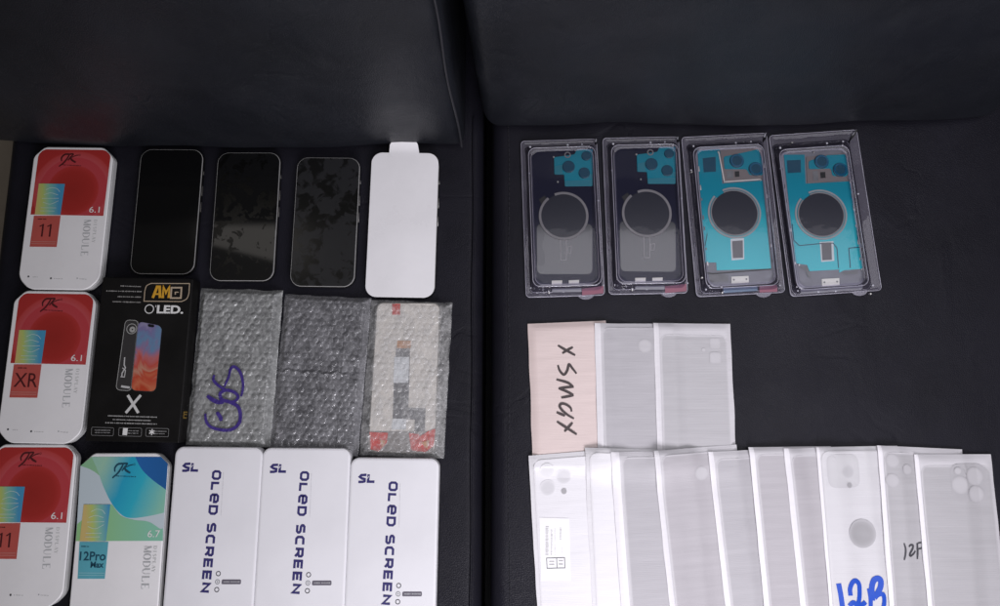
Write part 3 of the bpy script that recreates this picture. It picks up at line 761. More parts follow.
# ------------------------------------------------------------------ phones lying face up
HP = .008
PQ = [[(141.3, 149), (204, 149), (194.3, 274.8), (128.7, 274)], [(217.8, 152), (280.8, 152.5), (273.9, 281.5), (209, 281)], [(297.4, 157), (360.9, 157.5), (354, 287.3), (289.6, 286.6)]]
fs = [Fr(q, HP) for q in PQ]
PW = sum(x.W for x in fs) / 3
def phone(f, label, scr, L):
    t = thing('smartphone', label, 'phone', f.c, f.rot, 'phones lying face up in a row')
    o = rr(PW, L, .0125, seg=9)
    rings('frame', [(inset(o, .0016), .0003), (inset(o, .0004), .0012), (o, .0022), (o, HP - .0020), (inset(o, .0003), HP - .0008), (inset(o, .0005), HP - .0001), (inset(o, .0011), HP - .0001)], [M_METALD, M_RIM], t, ang=50, midx=[0, 0, 0, 0, 1, 1])
    so = inset(o, .00095)
    rings('screen', [(so, HP - .0003), (so, HP + .0001), (inset(so, .0005), HP + .0003)], scr, t, cap0=False)
    for (y, l) in ((.30, .004), (.13, .011), (.0, .011)):
        slab('button', [(PW / 2 - .0005, L * y), (PW / 2 + .0007, L * y), (PW / 2 + .0007, L * y + l), (PW / 2 - .0005, L * y + l)], .0028, .0052, M_METAL, t, .0003)
    return t, so
phone(fs[0], 'phone with a plain black screen, next to the box marked 11', M_SCR1, fs[0].L)
phone(fs[1], 'phone with faint leaf-like reflections coloured into its black screen, second in the row of dark phones', M_SCR2, fs[1].L)
t, so = phone(fs[2], 'phone with a blotchy greyish screen, beside the white-filmed phone', M_SCR3, fs[2].L)
fw = Fr([(372.2, 152.4), (439.6, 153), (432.6, 297.5), (365.2, 297)], HP + .001)
LW = fw.L * .985
fw.c = fw.c + fw.x * .0026 - fw.y * .0012
t, so = phone(fw, 'phone covered by a white protective film with a pull tab', M_SCR1, LW)
t['group'] = 'phones lying face up in a row'
o = rr(fw.W + .0005, fw.L, .0118, -.0026, .0012, 8)
film = slab('protective_film', o, HP + .0004, HP + .0010, M_FILMW, t, .0002)
# pull tab, curling up against the back cushion
a = fw.P(389, 154); b = fw.P(419.5, 154); c = fw.P(417.5, 142); d = fw.P(390.5, 143)
V = []; Fc = []; nu, nv = 8, 10
for j in range(nv + 1):
    v = j / nv
    for i in range(nu + 1):
        u = i / nu
        x = (a[0] * (1 - v) + d[0] * v) * (1 - u) + (b[0] * (1 - v) + c[0] * v) * u
        y = (a[1] * (1 - v) + d[1] * v) * (1 - u) + (b[1] * (1 - v) + c[1] * v) * u
        cr = .0035 if v > .75 else 0
        if v > .7: x += (.5 - u) * 2 * .0022 * ((v - .7) / .3) ** 2 * (abs(u - .5) * 2) ** 3
        y -= (1 - min(1, v * 6)) * .002
        V.append((x, y * 1 - .0 , HP + .0012 + .0035 * v * v))
n = len(V); V += [(x, y, zq - .0003) for x, y, zq in V]
for j in range(nv):
    for i in range(nu):
        k = j * (nu + 1) + i; Fc.append((k, k + 1, k + nu + 2, k + nu + 1)); Fc.append((n + k, n + k + nu + 1, n + k + nu + 2, n + k + 1))
obj('pull_tab', V, Fc, M_FILMW, film, smooth=True)

# ------------------------------------------------------------------ bubble-wrapped screens
def bubble_pack(label, quad, mats, hgt, seed, flap=None, crease=None, grow=0):
    f = Fr(quad, hgt * .8)
    t = thing('bubble_wrap_pouch', label, 'packed screen', f.c, f.rot, 'phone screens in bubble wrap')
    W, L = f.W, f.L; nx, ny = int(W / .00085), int(L / .00085); pit = .0070
    rnd = random.Random(seed); cache = {}; rmin = [9]; weld_highlight = []
    def bub(i, j):
        if (i, j) not in cache: cache[(i, j)] = (rnd.uniform(-.001, .001), rnd.uniform(-.001, .001), rnd.uniform(.3, 1.1), rnd.random())
        return cache[(i, j)]
    def hf(x, y, bub_on=True):
        ex = min(x + W / 2, W / 2 - x); ey = min(y + L / 2, L / 2 - y); e = max(0, min(ex, ey * 1.2))
        k = min(1, e / .008); prof = .0011 + (hgt - .0030) * (k * k * (3 - 2 * k))
        h = prof + noise.noise(Vector((x * 42 + seed, y * 42, 0))) * .0007
        h += noise.noise(Vector((x * 160 + seed, y * 160, 3))) * .0004 + noise.noise(Vector((x * 300 + y * 200, y * 90 - x * 60, seed))) * .00045
        h += .0007 * max(0, 1 - abs(noise.noise(Vector((x * 55 + y * 30, y * 75, seed + 9)))) * 14) * .5
        j0 = round(y / (pit * .866)); best = 0; rmin[0] = 9
        for j in (j0 - 1, j0, j0 + 1):
            off = .5 * (j & 1); i0 = round(x / pit - off)
            for i in (i0 - 1, i0, i0 + 1):
                dx, dy, am, dead = bub(i, j)
                r = math.hypot(x - (i + off) * pit - dx, y - j * pit * .866 - dy) / (pit * .46)
                rmin[0] = min(rmin[0], r if dead > .12 else r + .5)
                if r < 1: best = max(best, am * (.0013 * math.sqrt(1 - r ** 2.2) if dead > .12 else .0006 * (1 - r)))
        h += (best if bub_on else .0019) * min(1, e / .004)
        if flap and x > flap(y): h += .0008
        if crease:
            d = (y - crease) + .0012 * math.sin(x * 260) + .0008 * math.sin(x * 610)
            h += .0016 * math.exp(-(d / .0011) ** 2) * (1 if x < W * .3 else .2)
        return h
    V = []; Fc = []
    for j in range(ny + 1):
        for i in range(nx + 1):
            x = -W / 2 + W * i / nx; y = -L / 2 + L * j / ny
            wx = .0009 * noise.noise(Vector((y * 60, seed, 1))) * (1 if i in (0, nx) else 0); wy = .0009 * noise.noise(Vector((x * 60, seed, 5))) * (1 if j in (0, ny) else 0)
            V.append((x + wx, y + wy, hf(x, y))); q_ = rmin[0]; weld_highlight.append(max(0, 1 - abs(q_ - .86) / .2) * (.6 + .4 * noise.noise(Vector((x * 200, y * 200, seed)))) + (.5 * max(0, 1 - q_ / .3) if q_ < .3 else 0))  # whiter weld ring, plus a painted highlight dot at each bubble centre
    for j in range(ny):
        for i in range(nx):
            k = j * (nx + 1) + i; Fc.append((k, k + 1, k + nx + 2, k + nx + 1))
    bf = obj('bubble_film', V, Fc, mats[0], t, smooth=True)
    bf.data.attributes.new('weld_highlight', 'FLOAT', 'POINT').data.foreach_set('value', weld_highlight)
    slab('film_back', rr(W - .002, L - .002, .001, seg=2), .0003, .0006, mats[0], t, 0)
    return t, f, hf
b1q = [(199.7, 287.9), (282.4, 289), (267.6, 447.7), (182, 445.5)]
b2q = [(283.4, 293.3), (370.5, 297.5), (357.4, 458), (267.8, 452)]
b3q = [(370.4, 298.7), (452.5, 302.1), (443, 458.9), (357.8, 456)]
t, f, hf = bubble_pack('bubble wrap pouch with a purple marker scribble', b1q, [M_WRAP1], .010, 3)
slab('wrapped_screen', rr(f.W - .010, f.L - .012, .008), .0008, .0048, mat('dull_grey_screen', (.10, .10, .105), .4), t, .0005)
zs = Z(190, 355, 6.733)
def sc(*p): return [f.P(x, y, .010) for x, y in zs(*p)]
P = [sc((104, 395), (112, 450), (150, 490), (240, 508), (300, 492), (335, 450), (338, 390), (320, 345), (270, 318), (215, 300), (205, 260), (245, 238), (300, 252), (325, 285), (300, 312), (262, 316)),
     sc((115, 275), (150, 300), (190, 318), (230, 318)), sc((165, 135), (158, 165), (180, 195), (215, 222), (240, 232)),
     sc((232, 215), (262, 150), (275, 95), (300, 80), (335, 110), (355, 165), (358, 225), (345, 280)), sc((182, 385), (205, 420), (210, 445))]
strokes('marker_scribble', P, [.0036, .0044, .0030, .0030, .0040], 0, M_PURPLE, t, sp=9, taper=True, zf=lambda x, y: hf(x, y, False) + .0003)
t, f, hf = bubble_pack('bubble wrap pouch with a dark screen inside and a creased flap', b2q, [M_WRAP2], .009, 8, flap=lambda y: .0225 - y * .02, crease=Fr(b2q, .0075).P(318, 373)[1])
slab('wrapped_screen', rr(f.W - .012, f.L - .012, .008), .0008, .0048, mat('dark_screen', (.035, .035, .04), .35), t, .0005)
t, f, hf = bubble_pack('bubble wrap pouch showing a cream screen back with red and dark strips', b3q, [M_WRAP3], .0085, 15)
zi = .0052; ZS = Z(350, 290, 3.464)
def I(*p): return [f.P(x, y, zi) for x, y in ZS(*p)]
q = rp(I((92, 42), (314, 45), (296, 570), (60, 562)), .0075, 6)
q = ccw(q)
sb = slab('wrapped_screen', q, .0008, zi, M_BEIGE, t, .0006)
strokes('rim', [inset(q, .0006)], .0012, zi + .0001, M_METAL, sb, closed=(0,))
z = zi + .0002
flat('red_tab', I((146, 48), (174, 48), (174, 86), (146, 86)), z, M_RED, sb)
flat('copper_patch', I((164, 176), (212, 176), (210, 202), (162, 202)), z, M_ORANGE, sb)
flat('flex_cable', I((160, 202), (208, 202), (206, 320), (202, 408), (262, 410), (258, 520), (222, 520), (225, 450), (148, 445), (152, 320)), z, M_GREYFLEX, sb)
flat('sticker', I((154, 232), (206, 232), (202, 322), (150, 322)), z + .0003, M_STICK, sb)
flat('sticker', I((148, 446), (196, 446), (194, 484), (144, 484)), z + .0003, M_STICK, sb)
flat('lower_plate', I((66, 490), (290, 490), (288, 562), (64, 558)), z + .00015, mat('mottled_grey', (.24, .22, .21), .5), sb)
flat('red_patch', [I((68, 492), (132, 495), (128, 530), (100, 560), (72, 552)), I((204, 495), (240, 500), (238, 560), (212, 555)), I((232, 512), (270, 490), (296, 480), (290, 540), (262, 562), (236, 558))], z + .00035, M_RED, sb)
flat('copper_patch', [I((104, 520), (124, 522), (112, 548)), I((246, 528), (276, 520), (268, 552))], z + .0006, M_ORANGE, sb)

# ------------------------------------------------------------------ phone backs in clear blister trays
HBL = .0135
def blister(label, quad, dome, group='phone backs in clear blister packs'):
    f = Fr(quad, .004)
    t = thing('blister_pack', label, 'blister pack', f.c, f.rot, group)
    W, L = f.W, f.L; A_, B_, C_, D_ = [f.P(x, y, .0132) for x, y in dome]
    il = (A_[0] + D_[0]) / 2 + W / 2; ir = W / 2 - (B_[0] + C_[0]) / 2; it = L / 2 - (A_[1] + B_[1]) / 2; ib = L / 2 + (C_[1] + D_[1]) / 2
    il, ir, it, ib = [max(.004, q) for q in (il, ir, it, ib)]
    def O(dl, dr, dt, db, r): return rp([(-W / 2 + dl, -L / 2 + db), (W / 2 - dr, -L / 2 + db), (W / 2 - dr, L / 2 - dt), (-W / 2 + dl, L / 2 - dt)], r, 5)
    A = [(O(0, 0, 0, 0, .0045), .0006), (O(0, 0, 0, 0, .0045), .0012), (O(.0008, .0008, .0008, .0008, .0042), .0020), (O(.0020, .0020, .0020, .0020, .004), .0016), (O(il * .55, ir * .55, it * .5, ib * .5, .005), .0014)]
    rings('tray_flange', A, M_CLEARF, t, cap0=False, cap1=False, ang=60)
    B = [(O(il * .56, ir * .56, it * .51, ib * .51, .005), .0014), (O(il * .75, ir * .75, it * .7, ib * .7, .006), .0035), (O(il * .84, ir * .84, it * .82, ib * .82, .007), .0105), (O(il * .9, ir * .9, it * .9, ib * .9, .0075), .0128),
         (O(il, ir, it, ib, .008), .0136), (O(il + .0012, ir + .0012, it + .0012, ib + .0012, .008), .0134), (O(il + .0024, ir + .0024, it + .0024, ib + .0024, .008), .0124), (O(il + .004, ir + .004, it + .004, ib + .004, .008), .0120)]
    rings('clear_wall', B, M_CLEARW, t, cap0=False, cap1=False, ang=60)
    # slightly domed clear window
    w, l = W - il - ir - .0078, L - it - ib - .0078; cx, cy = (il - ir) / 2, (ib - it) / 2
    V = []; Fc = []; n = 14; m_ = 24
    for j in range(m_ + 1):
        v = j / m_ * 2 - 1; hw = w / 2
        dy = l / 2 * (1 - abs(v)); rad = .008
        if dy < rad: hw -= rad - math.sqrt(max(0, rad * rad - (rad - dy) ** 2))
        for i in range(n + 1):
            u = i / n * 2 - 1
            V.append((cx + u * hw, cy + v * l / 2, .0121 + .0009 * (1 - u * u) * (1 - v ** 4)))
    for j in range(m_):
        for i in range(n):
            k = j * (n + 1) + i; Fc.append((k, k + 1, k + n + 2, k + n + 1))
    obj('clear_window', V, Fc, M_CLEAR, t, smooth=True)
    # rolled rims of thin plastic, coloured pale to stand for the light on them
    V = []; Fc = []
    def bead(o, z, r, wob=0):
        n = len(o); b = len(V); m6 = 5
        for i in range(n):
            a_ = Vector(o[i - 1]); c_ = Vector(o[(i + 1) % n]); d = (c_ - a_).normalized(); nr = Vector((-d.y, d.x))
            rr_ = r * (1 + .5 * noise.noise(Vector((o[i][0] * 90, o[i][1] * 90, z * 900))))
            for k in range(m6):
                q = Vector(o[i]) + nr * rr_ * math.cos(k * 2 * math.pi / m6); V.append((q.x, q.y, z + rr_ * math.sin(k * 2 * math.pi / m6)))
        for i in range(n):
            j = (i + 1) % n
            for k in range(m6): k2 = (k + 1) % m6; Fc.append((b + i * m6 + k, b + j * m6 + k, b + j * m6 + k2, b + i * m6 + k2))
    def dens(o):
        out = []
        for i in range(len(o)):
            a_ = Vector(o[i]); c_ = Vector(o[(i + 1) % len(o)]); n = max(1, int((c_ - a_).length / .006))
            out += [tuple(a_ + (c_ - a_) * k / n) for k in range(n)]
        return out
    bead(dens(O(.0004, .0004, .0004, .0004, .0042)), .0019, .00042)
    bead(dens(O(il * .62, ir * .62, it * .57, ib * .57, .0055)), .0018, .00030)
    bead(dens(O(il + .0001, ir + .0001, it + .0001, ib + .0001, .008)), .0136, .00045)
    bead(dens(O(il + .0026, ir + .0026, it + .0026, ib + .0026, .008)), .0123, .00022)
    obj('rolled_edge_highlight', V, Fc, M_CLEARE, t, smooth=True)
    # creased corner at the upper right, and small added pips, both coloured pale as glints
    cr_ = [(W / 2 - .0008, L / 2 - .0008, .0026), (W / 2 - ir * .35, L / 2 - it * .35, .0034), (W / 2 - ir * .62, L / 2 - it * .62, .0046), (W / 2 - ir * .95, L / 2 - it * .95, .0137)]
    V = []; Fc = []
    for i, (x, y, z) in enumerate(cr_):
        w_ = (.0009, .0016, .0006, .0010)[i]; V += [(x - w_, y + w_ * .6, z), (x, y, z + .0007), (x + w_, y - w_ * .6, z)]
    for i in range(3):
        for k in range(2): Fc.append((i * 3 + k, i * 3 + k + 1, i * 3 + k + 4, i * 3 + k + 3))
    obj('crease_glint', V, Fc, M_GLINT, t, smooth=True)
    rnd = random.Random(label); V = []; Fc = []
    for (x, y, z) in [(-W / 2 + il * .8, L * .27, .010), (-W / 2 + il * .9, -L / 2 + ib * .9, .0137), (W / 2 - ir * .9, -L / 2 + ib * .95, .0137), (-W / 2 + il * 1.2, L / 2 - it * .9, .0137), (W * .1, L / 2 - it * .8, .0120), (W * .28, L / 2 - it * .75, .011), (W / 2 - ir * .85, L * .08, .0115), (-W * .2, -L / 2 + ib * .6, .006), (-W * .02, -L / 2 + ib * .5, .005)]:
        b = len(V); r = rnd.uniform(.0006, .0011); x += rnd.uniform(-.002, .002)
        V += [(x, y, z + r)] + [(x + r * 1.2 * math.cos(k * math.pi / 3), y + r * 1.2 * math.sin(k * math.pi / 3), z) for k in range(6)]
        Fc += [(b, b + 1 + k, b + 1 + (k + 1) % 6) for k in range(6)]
    obj('glint_pip', V, Fc, M_GLINT, t, smooth=True)
    # thumb tab
    tx = W * .26
    slab('thumb_tab', [(tx + .0085 * math.cos(a), -L / 2 + .0015 + .0052 * math.sin(a)) for a in [math.pi + i * math.pi / 10 for i in range(11)]], .0006, .0011, M_CLEARF, t, 0)
    return t, f
ZH = .0085
def ring_mesh(name, c, r0, r1, z, m, parent, a0=0, a1=360, n=56):
    V = []; Fc = []
    for i in range(n + 1):
        a = R(a0 + (a1 - a0) * i / n)
        for r, zz_ in ((r0, z - .0004), (r0 + .0002, z), (r1 - .0002, z), (r1, z - .0004)): V.append((c[0] + r * math.cos(a), c[1] + r * math.sin(a), zz_))
    for i in range(n):
        for k in range(3): Fc.append((i * 4 + k, i * 4 + k + 1, i * 4 + k + 5, i * 4 + k + 4))
    return obj(name, V, Fc, m, parent)

def dark_back(label, quad):
    t, f = blister(label, quad, [(529.1, 149), (596.5, 145), (601, 285), (532, 287)])
    fb_ = Fr(BQ1, .004)
    def P(*p): return [fb_.P(x, y, ZH) for x, y in p]
    z1 = lambda *p: P(*Z(515, 130, 6.73)(*p)); z2 = lambda *p: P(*Z(515, 215, 6.73)(*p))
    # housing
    o = ccw(rp(P((530.5, 151), (594.5, 149), (599.5, 284.5), (533, 286)), .010, 7))
    h = rings('back_housing', [(inset(o, .001), .0008), (o, .002), (o, ZH - .001), (inset(o, .0007), ZH - .0002), (inset(o, .0014), ZH)], [M_METALD, M_NAVYGL], t, midx=[0, 0, 0, 1])
    pan = ccw(rp(z2((146, 60), (520, 60), (520, 398), (150, 398)), .005, 5))
    slab('battery_sheet', pan, ZH, ZH + .0003, M_GREYP2, h, 0)
    c = z1((327, 578))[0]; r = .0252
    slab('disc', circ(*c, r - .0006, 48), ZH + .0003, ZH + .0008, M_DISC, h, 0)
    ring_mesh('magnet_ring', c, r - .0012, r + .0016, ZH + .0012, M_RING, h, -232, 110)
    flat('stub', z1((160, 470), (200, 440), (215, 470), (180, 500)), ZH + .0006, M_DK, h)
    cam_ = slab('camera_film', ccw(rp(z1((262, 185), (400, 165), (415, 132), (522, 130), (522, 378), (335, 380), (330, 300), (265, 300)), .0012, 3)), ZH, ZH + .0012, M_TEAL, h, .0003)
    flat('pale_patch', [z1((270, 245), (320, 235), (318, 295), (268, 300)), z1((335, 345), (520, 335), (520, 376), (335, 378)), z1((435, 300), (522, 300), (522, 330), (435, 330))], ZH + .0013, M_TEALL, cam_)
    for (p, rad) in (((360, 250), .0068), ((478, 178), .0052), ((465, 292), .0062)):
        cc = z1(p)[0]; slab('lens_opening', circ(*cc, rad, 26), ZH + .001, ZH + .0026, M_TEALD, cam_, .0006)
    cc = z1((353, 170))[0]; ring_mesh('small_ring', cc, .0022, .0036, ZH + .0018, M_RING, h, 0, 360, 24)
    for p in ((260, 183), (288, 350), (505, 120)): slab('screw', circ(*z1(p)[0], .0010, 12), ZH, ZH + .0014, M_METAL, h, .0003)
    strokes('charging_coil_tag', [z2((305, 165), (345, 165), (345, 305), (308, 305)), z2((352, 215), (378, 210), (374, 258), (352, 255))], .0008, ZH + .0006, M_PALER, h, closed=(0, 1))
    for q in (z2((247, 442), (318, 440), (316, 466), (247, 468)), z2((362, 440), (432, 437), (430, 461), (362, 463))): slab('contact_plate', ccw(q), ZH, ZH + .0006, M_PLATE, h, .0001)
    flat('pink_tape', z2((455, 490), (600, 470), (600, 520), (455, 535)), .0026, M_PINK, h)
    slab('bottom_rail', ccw(rp(z2((250, 492), (450, 486), (450, 512), (250, 515)), .001, 3)), .003, .0055, M_GREYP, h, .0004)
    for p in ((130, 490), (190, 497), (230, 520)): slab('screw', circ(*z2(p)[0], .0011, 12), .004, .0062, M_METAL, h, .0004)
    return t, f
M_GREYP2 = mat('satin_charcoal_sheet', (.045, .047, .054), .1, .8)
BQ1 = [(521.7, 141.1), (598.2, 136.7), (604.2, 295.2), (524.7, 297.5)]
BQ2 = [(603, 136.7), (681, 135.2), (687.7, 292.3), (607.4, 296)]
BQ3 = [(683.2, 137.6), (770, 130.2), (783, 291.6), (695.4, 297.8)]
BQ4 = [(771, 134.7), (858.6, 128), (882, 289.2), (789.6, 297.8)]
t1, g1_ = dark_back('clear blister pack with a dark phone back, nearest the sofa gap', BQ1)
g2 = Fr(BQ2, .004)
dup(t1, g2.c, g2.rot, 'clear blister pack with a dark phone back, next to the teal ones')

def teal_back(label, quad, kind):
    t, f = blister(label, quad, [(694.3, 147.3), (764.8, 144), (777.7, 285.5), (704.8, 288.6)] if kind == 3 else [(778.4, 148.8), (847.4, 146), (870.4, 287), (793.5, 289)])
    if kind == 3: k1, k2 = Z(675, 125, 6.736), Z(675, 210, 6.375)
    else: k1, k2 = Z(765, 125, 6.733), Z(770, 210, 6.375)
    P = lambda q, z=ZH: [f.P(x, y, z) for x, y in q]
    a = lambda *p: P(k1(*p)); b = lambda *p: P(k2(*p))
    if kind == 3: out = a((130, 150), (605, 135)) + b((648, 470), (205, 495))
    else: out = a((85, 175), (560, 150)) + b((610, 480), (165, 505))
    o = ccw(rp(out, .010, 7))
    h = rings('back_housing', [(inset(o, .001), .0008), (o, .002), (o, ZH - .001), (inset(o, .0007), ZH - .0002), (inset(o, .0014), ZH)], [M_METALD, M_GREYP], t, midx=[0, 0, 0, 1])
    if kind == 3: fo = a((150, 175), (285, 160), (300, 165), (318, 395), (590, 375)) + b((612, 375), (265, 385), (262, 335), (192, 335))
    else: fo = a((125, 200), (265, 200), (272, 395), (570, 380)) + b((590, 375), (470, 385), (440, 400), (440, 380), (250, 390), (235, 350), (160, 340))
    film_ = slab('teal_film', ccw(fo), ZH, ZH + .0006, M_TEAL, h, 0)
    cc = a((398, 590))[0] if kind == 3 else a((372, 598))[0]
    # magnet ring
    c2 = b((378, 20))[0] if kind == 3 else b((326, 35))[0]
    c = ((cc[0] + c2[0]) / 2, (cc[1] + c2[1]) / 2); r = .0278 if kind == 3 else .0272
    slab('disc', circ(*c, r - .0035, 48), ZH + .0006, ZH + .0010, M_DISC, h, 0)
    ring_mesh('magnet_ring', c, r - .0036, r - .0020, ZH + .0014, M_RING, h, -225, 112)
    ring_mesh('magnet_ring', c, r - .0014, r + .0007, ZH + .0012, mat('pale_coil', (.33, .33, .34), .4), h, -225, 112)
    # camera block
    if kind == 3: blk = a((302, 170), (585, 150), (592, 365), (330, 385)); l1, l2 = (412, 245), (540, 300); sq = a((345, 310), (388, 308), (390, 360), (350, 364)); sd = a((400, 315), (430, 313), (432, 350), (402, 352)); win = a((185, 225), (272, 215), (275, 315), (192, 320))
    else: blk = a((275, 215), (545, 190), (558, 375), (282, 395)); l1, l2 = (375, 250), (500, 305); sq = a((318, 315), (352, 312), (356, 375), (322, 378)); sd = a((368, 320), (402, 318), (405, 358), (372, 360)); win = a((145, 240), (238, 235), (240, 320), (152, 325))
    kb = slab('camera_plate', ccw(rp(blk, .0015, 3)), ZH + .0002, ZH + .0010, mat('warm_grey_plate', (.19, .16, .16), .4), h, .0002)
    if kind == 3: strokes('plate_edge_highlight', [a((292, 180), (330, 385), (575, 368))], .0012, ZH + .0014, M_PLATE, kb)  # highlight on the clear ridge, put in as a pale line
    bl = a((325, 215), (450, 190), (560, 165), (590, 250), (590, 340), (500, 340), (480, 300), (330, 300)) if kind == 3 else a((290, 245), (420, 205), (540, 200), (560, 330), (540, 350), (450, 345), (440, 295), (292, 300))
    bt = slab('camera_film', ccw(rp(bl, .002, 3)), ZH + .001, ZH + .0017, M_TEAL, kb, .0002)
    for p in (l1, l2):
        q = a(p)[0]; slab('lens_opening', circ(*q, .0078, 28), ZH + .0016, ZH + .0030, M_TEALD, bt, .0007)
        ring_mesh('lens_rim', q, .0052, .0072, ZH + .0034, M_LENS, bt, 0, 360, 28)
    flat('sensor', sq, ZH + .0013, M_GREYFLEX, kb); flat('sensor', sd, ZH + .0014, M_DK, kb)
    flat('dark_window', win, ZH + .0008, M_TEALD, h)
    # charging flap
    if kind == 3: q1, q2 = b((362, 200), (430, 195), (432, 305), (368, 308)), b((352, 185), (438, 180), (440, 315), (360, 322))
    else: q1, q2 = b((325, 210), (388, 208), (392, 318), (332, 322)), b((315, 205), (402, 200), (408, 325), (325, 332))
    flat('flap_border', q2, ZH + .0008, M_STICK, h); flat('charging_flap', q1, ZH + .0011, mat('brownish_grey', (.15, .14, .15), .4), h)
    pl = b((358, 425), (468, 420), (470, 462), (358, 468)) if kind == 3 else b((328, 440), (440, 434), (442, 480), (330, 486))
    pt = slab('contact_plate', ccw(pl), ZH, ZH + .0008, M_PLATE, h, .0002)
    mid = Vector(pl[0]) * .5 + Vector(pl[3]) * .5; mid2 = Vector(pl[1]) * .5 + Vector(pl[2]) * .5
    for w_ in (.14, .86):
        q = mid * (1 - w_) + mid2 * w_; flat('screw_hole', circ(q.x, q.y, .001, 12), ZH + .001, M_GREYFLEX, pt)
    # seams, cables and rails in the lower part
    if kind == 3:
        strokes('seam_line', [b((192, 400), (240, 408), (610, 378)), b((205, 150), (190, 230))], [.0012, .0006], ZH + .0012, M_DK, h)
        slab('bottom_rail', ccw(rp(b((310, 490), (530, 478), (532, 510), (312, 525)), .001, 3)), .0035, .0062, mat('slate_blue', (.11, .16, .24), .4), h, .0004)
        flat('pink_tape', b((550, 480), (665, 470), (665, 515), (550, 520)), .0028, M_PINK, h)
        flat('corner_cover', b((210, 405), (340, 415), (340, 455), (230, 460)), ZH + .0003, M_GREYFLEX, h)
        scr = [b(p)[0] for p in ((172, 432), (215, 485), (295, 490), (300, 528))]
    else:
        strokes('seam_line', [b((140, 90), (150, 195), (185, 228), (320, 215), (400, 212), (425, 245), (435, 370)), b((585, 235), (500, 245), (510, 370)), b((550, 100), (560, 190), (580, 230))], .0010, ZH + .0009, M_TEALD, h)
        slab('bottom_rail', ccw(rp(b((200, 495), (600, 470), (598, 500), (205, 528)), .001, 3)), .0035, .0062, M_GREYP, h, .0004)
        flat('cable', [b((185, 365), (230, 360), (250, 395), (262, 430), (240, 430), (225, 385)), b((455, 400), (560, 385), (555, 405), (480, 412))], ZH + .0009, M_GREYFLEX, h)
        scr = [b(p)[0] for p in ((168, 492), (585, 378), (185, 350), (640, 535))]
    rnd = random.Random(kind)
    for k in range(7):                                   # spring clips and solder pads along both long edges
        yy = f.L * (-.30 + .095 * k) + rnd.uniform(-.003, .003)
        for sg in (-1, 1):
            ox = [p_[0] for p_ in o if abs(p_[1] - yy) < .02] or [sg * f.W * .38]
            xx = (max(ox) - .0032) if sg > 0 else (min(ox) + .0032)
            ox2 = [(o[i - 1], o[i]) for i in range(len(o)) if (o[i - 1][1] - yy) * (o[i][1] - yy) <= 0]
            xs_ = [a_[0] + (b_[0] - a_[0]) * ((yy - a_[1]) / ((b_[1] - a_[1]) or 1e-9)) for a_, b_ in ox2]
            if len(xs_) >= 2: xx = (max(xs_) - .0026) if sg > 0 else (min(xs_) + .0026)
            ll = rnd.uniform(.0012, .0030)
            slab('clip', [(xx - .0007, yy - ll), (xx + .0007, yy - ll), (xx + .0007, yy + ll), (xx - .0007, yy + ll)], ZH, ZH + .0011, M_METAL if rnd.random() < .6 else M_GREYFLEX, h, .0003)
    for p in scr: slab('screw', circ(*p, .0011, 12), .006, ZH + .0012, M_METAL, h, .0004)
    for p in ((110, 318), (290, 183), (330, 385), (575, 372), (555, 130)) if kind == 3 else ((180, 120), (520, 135), (325, 185), (535, 182)):
        slab('screw', circ(*a(p)[0], .0010, 12), .006, ZH + .0018, M_METAL, h, .0004)
    return t
teal_back('clear blister pack with a teal phone back, beside the dark ones', BQ3, 3)
teal_back('clear blister pack with a teal phone back, outermost of the row, empty seat beside it', BQ4, 4)

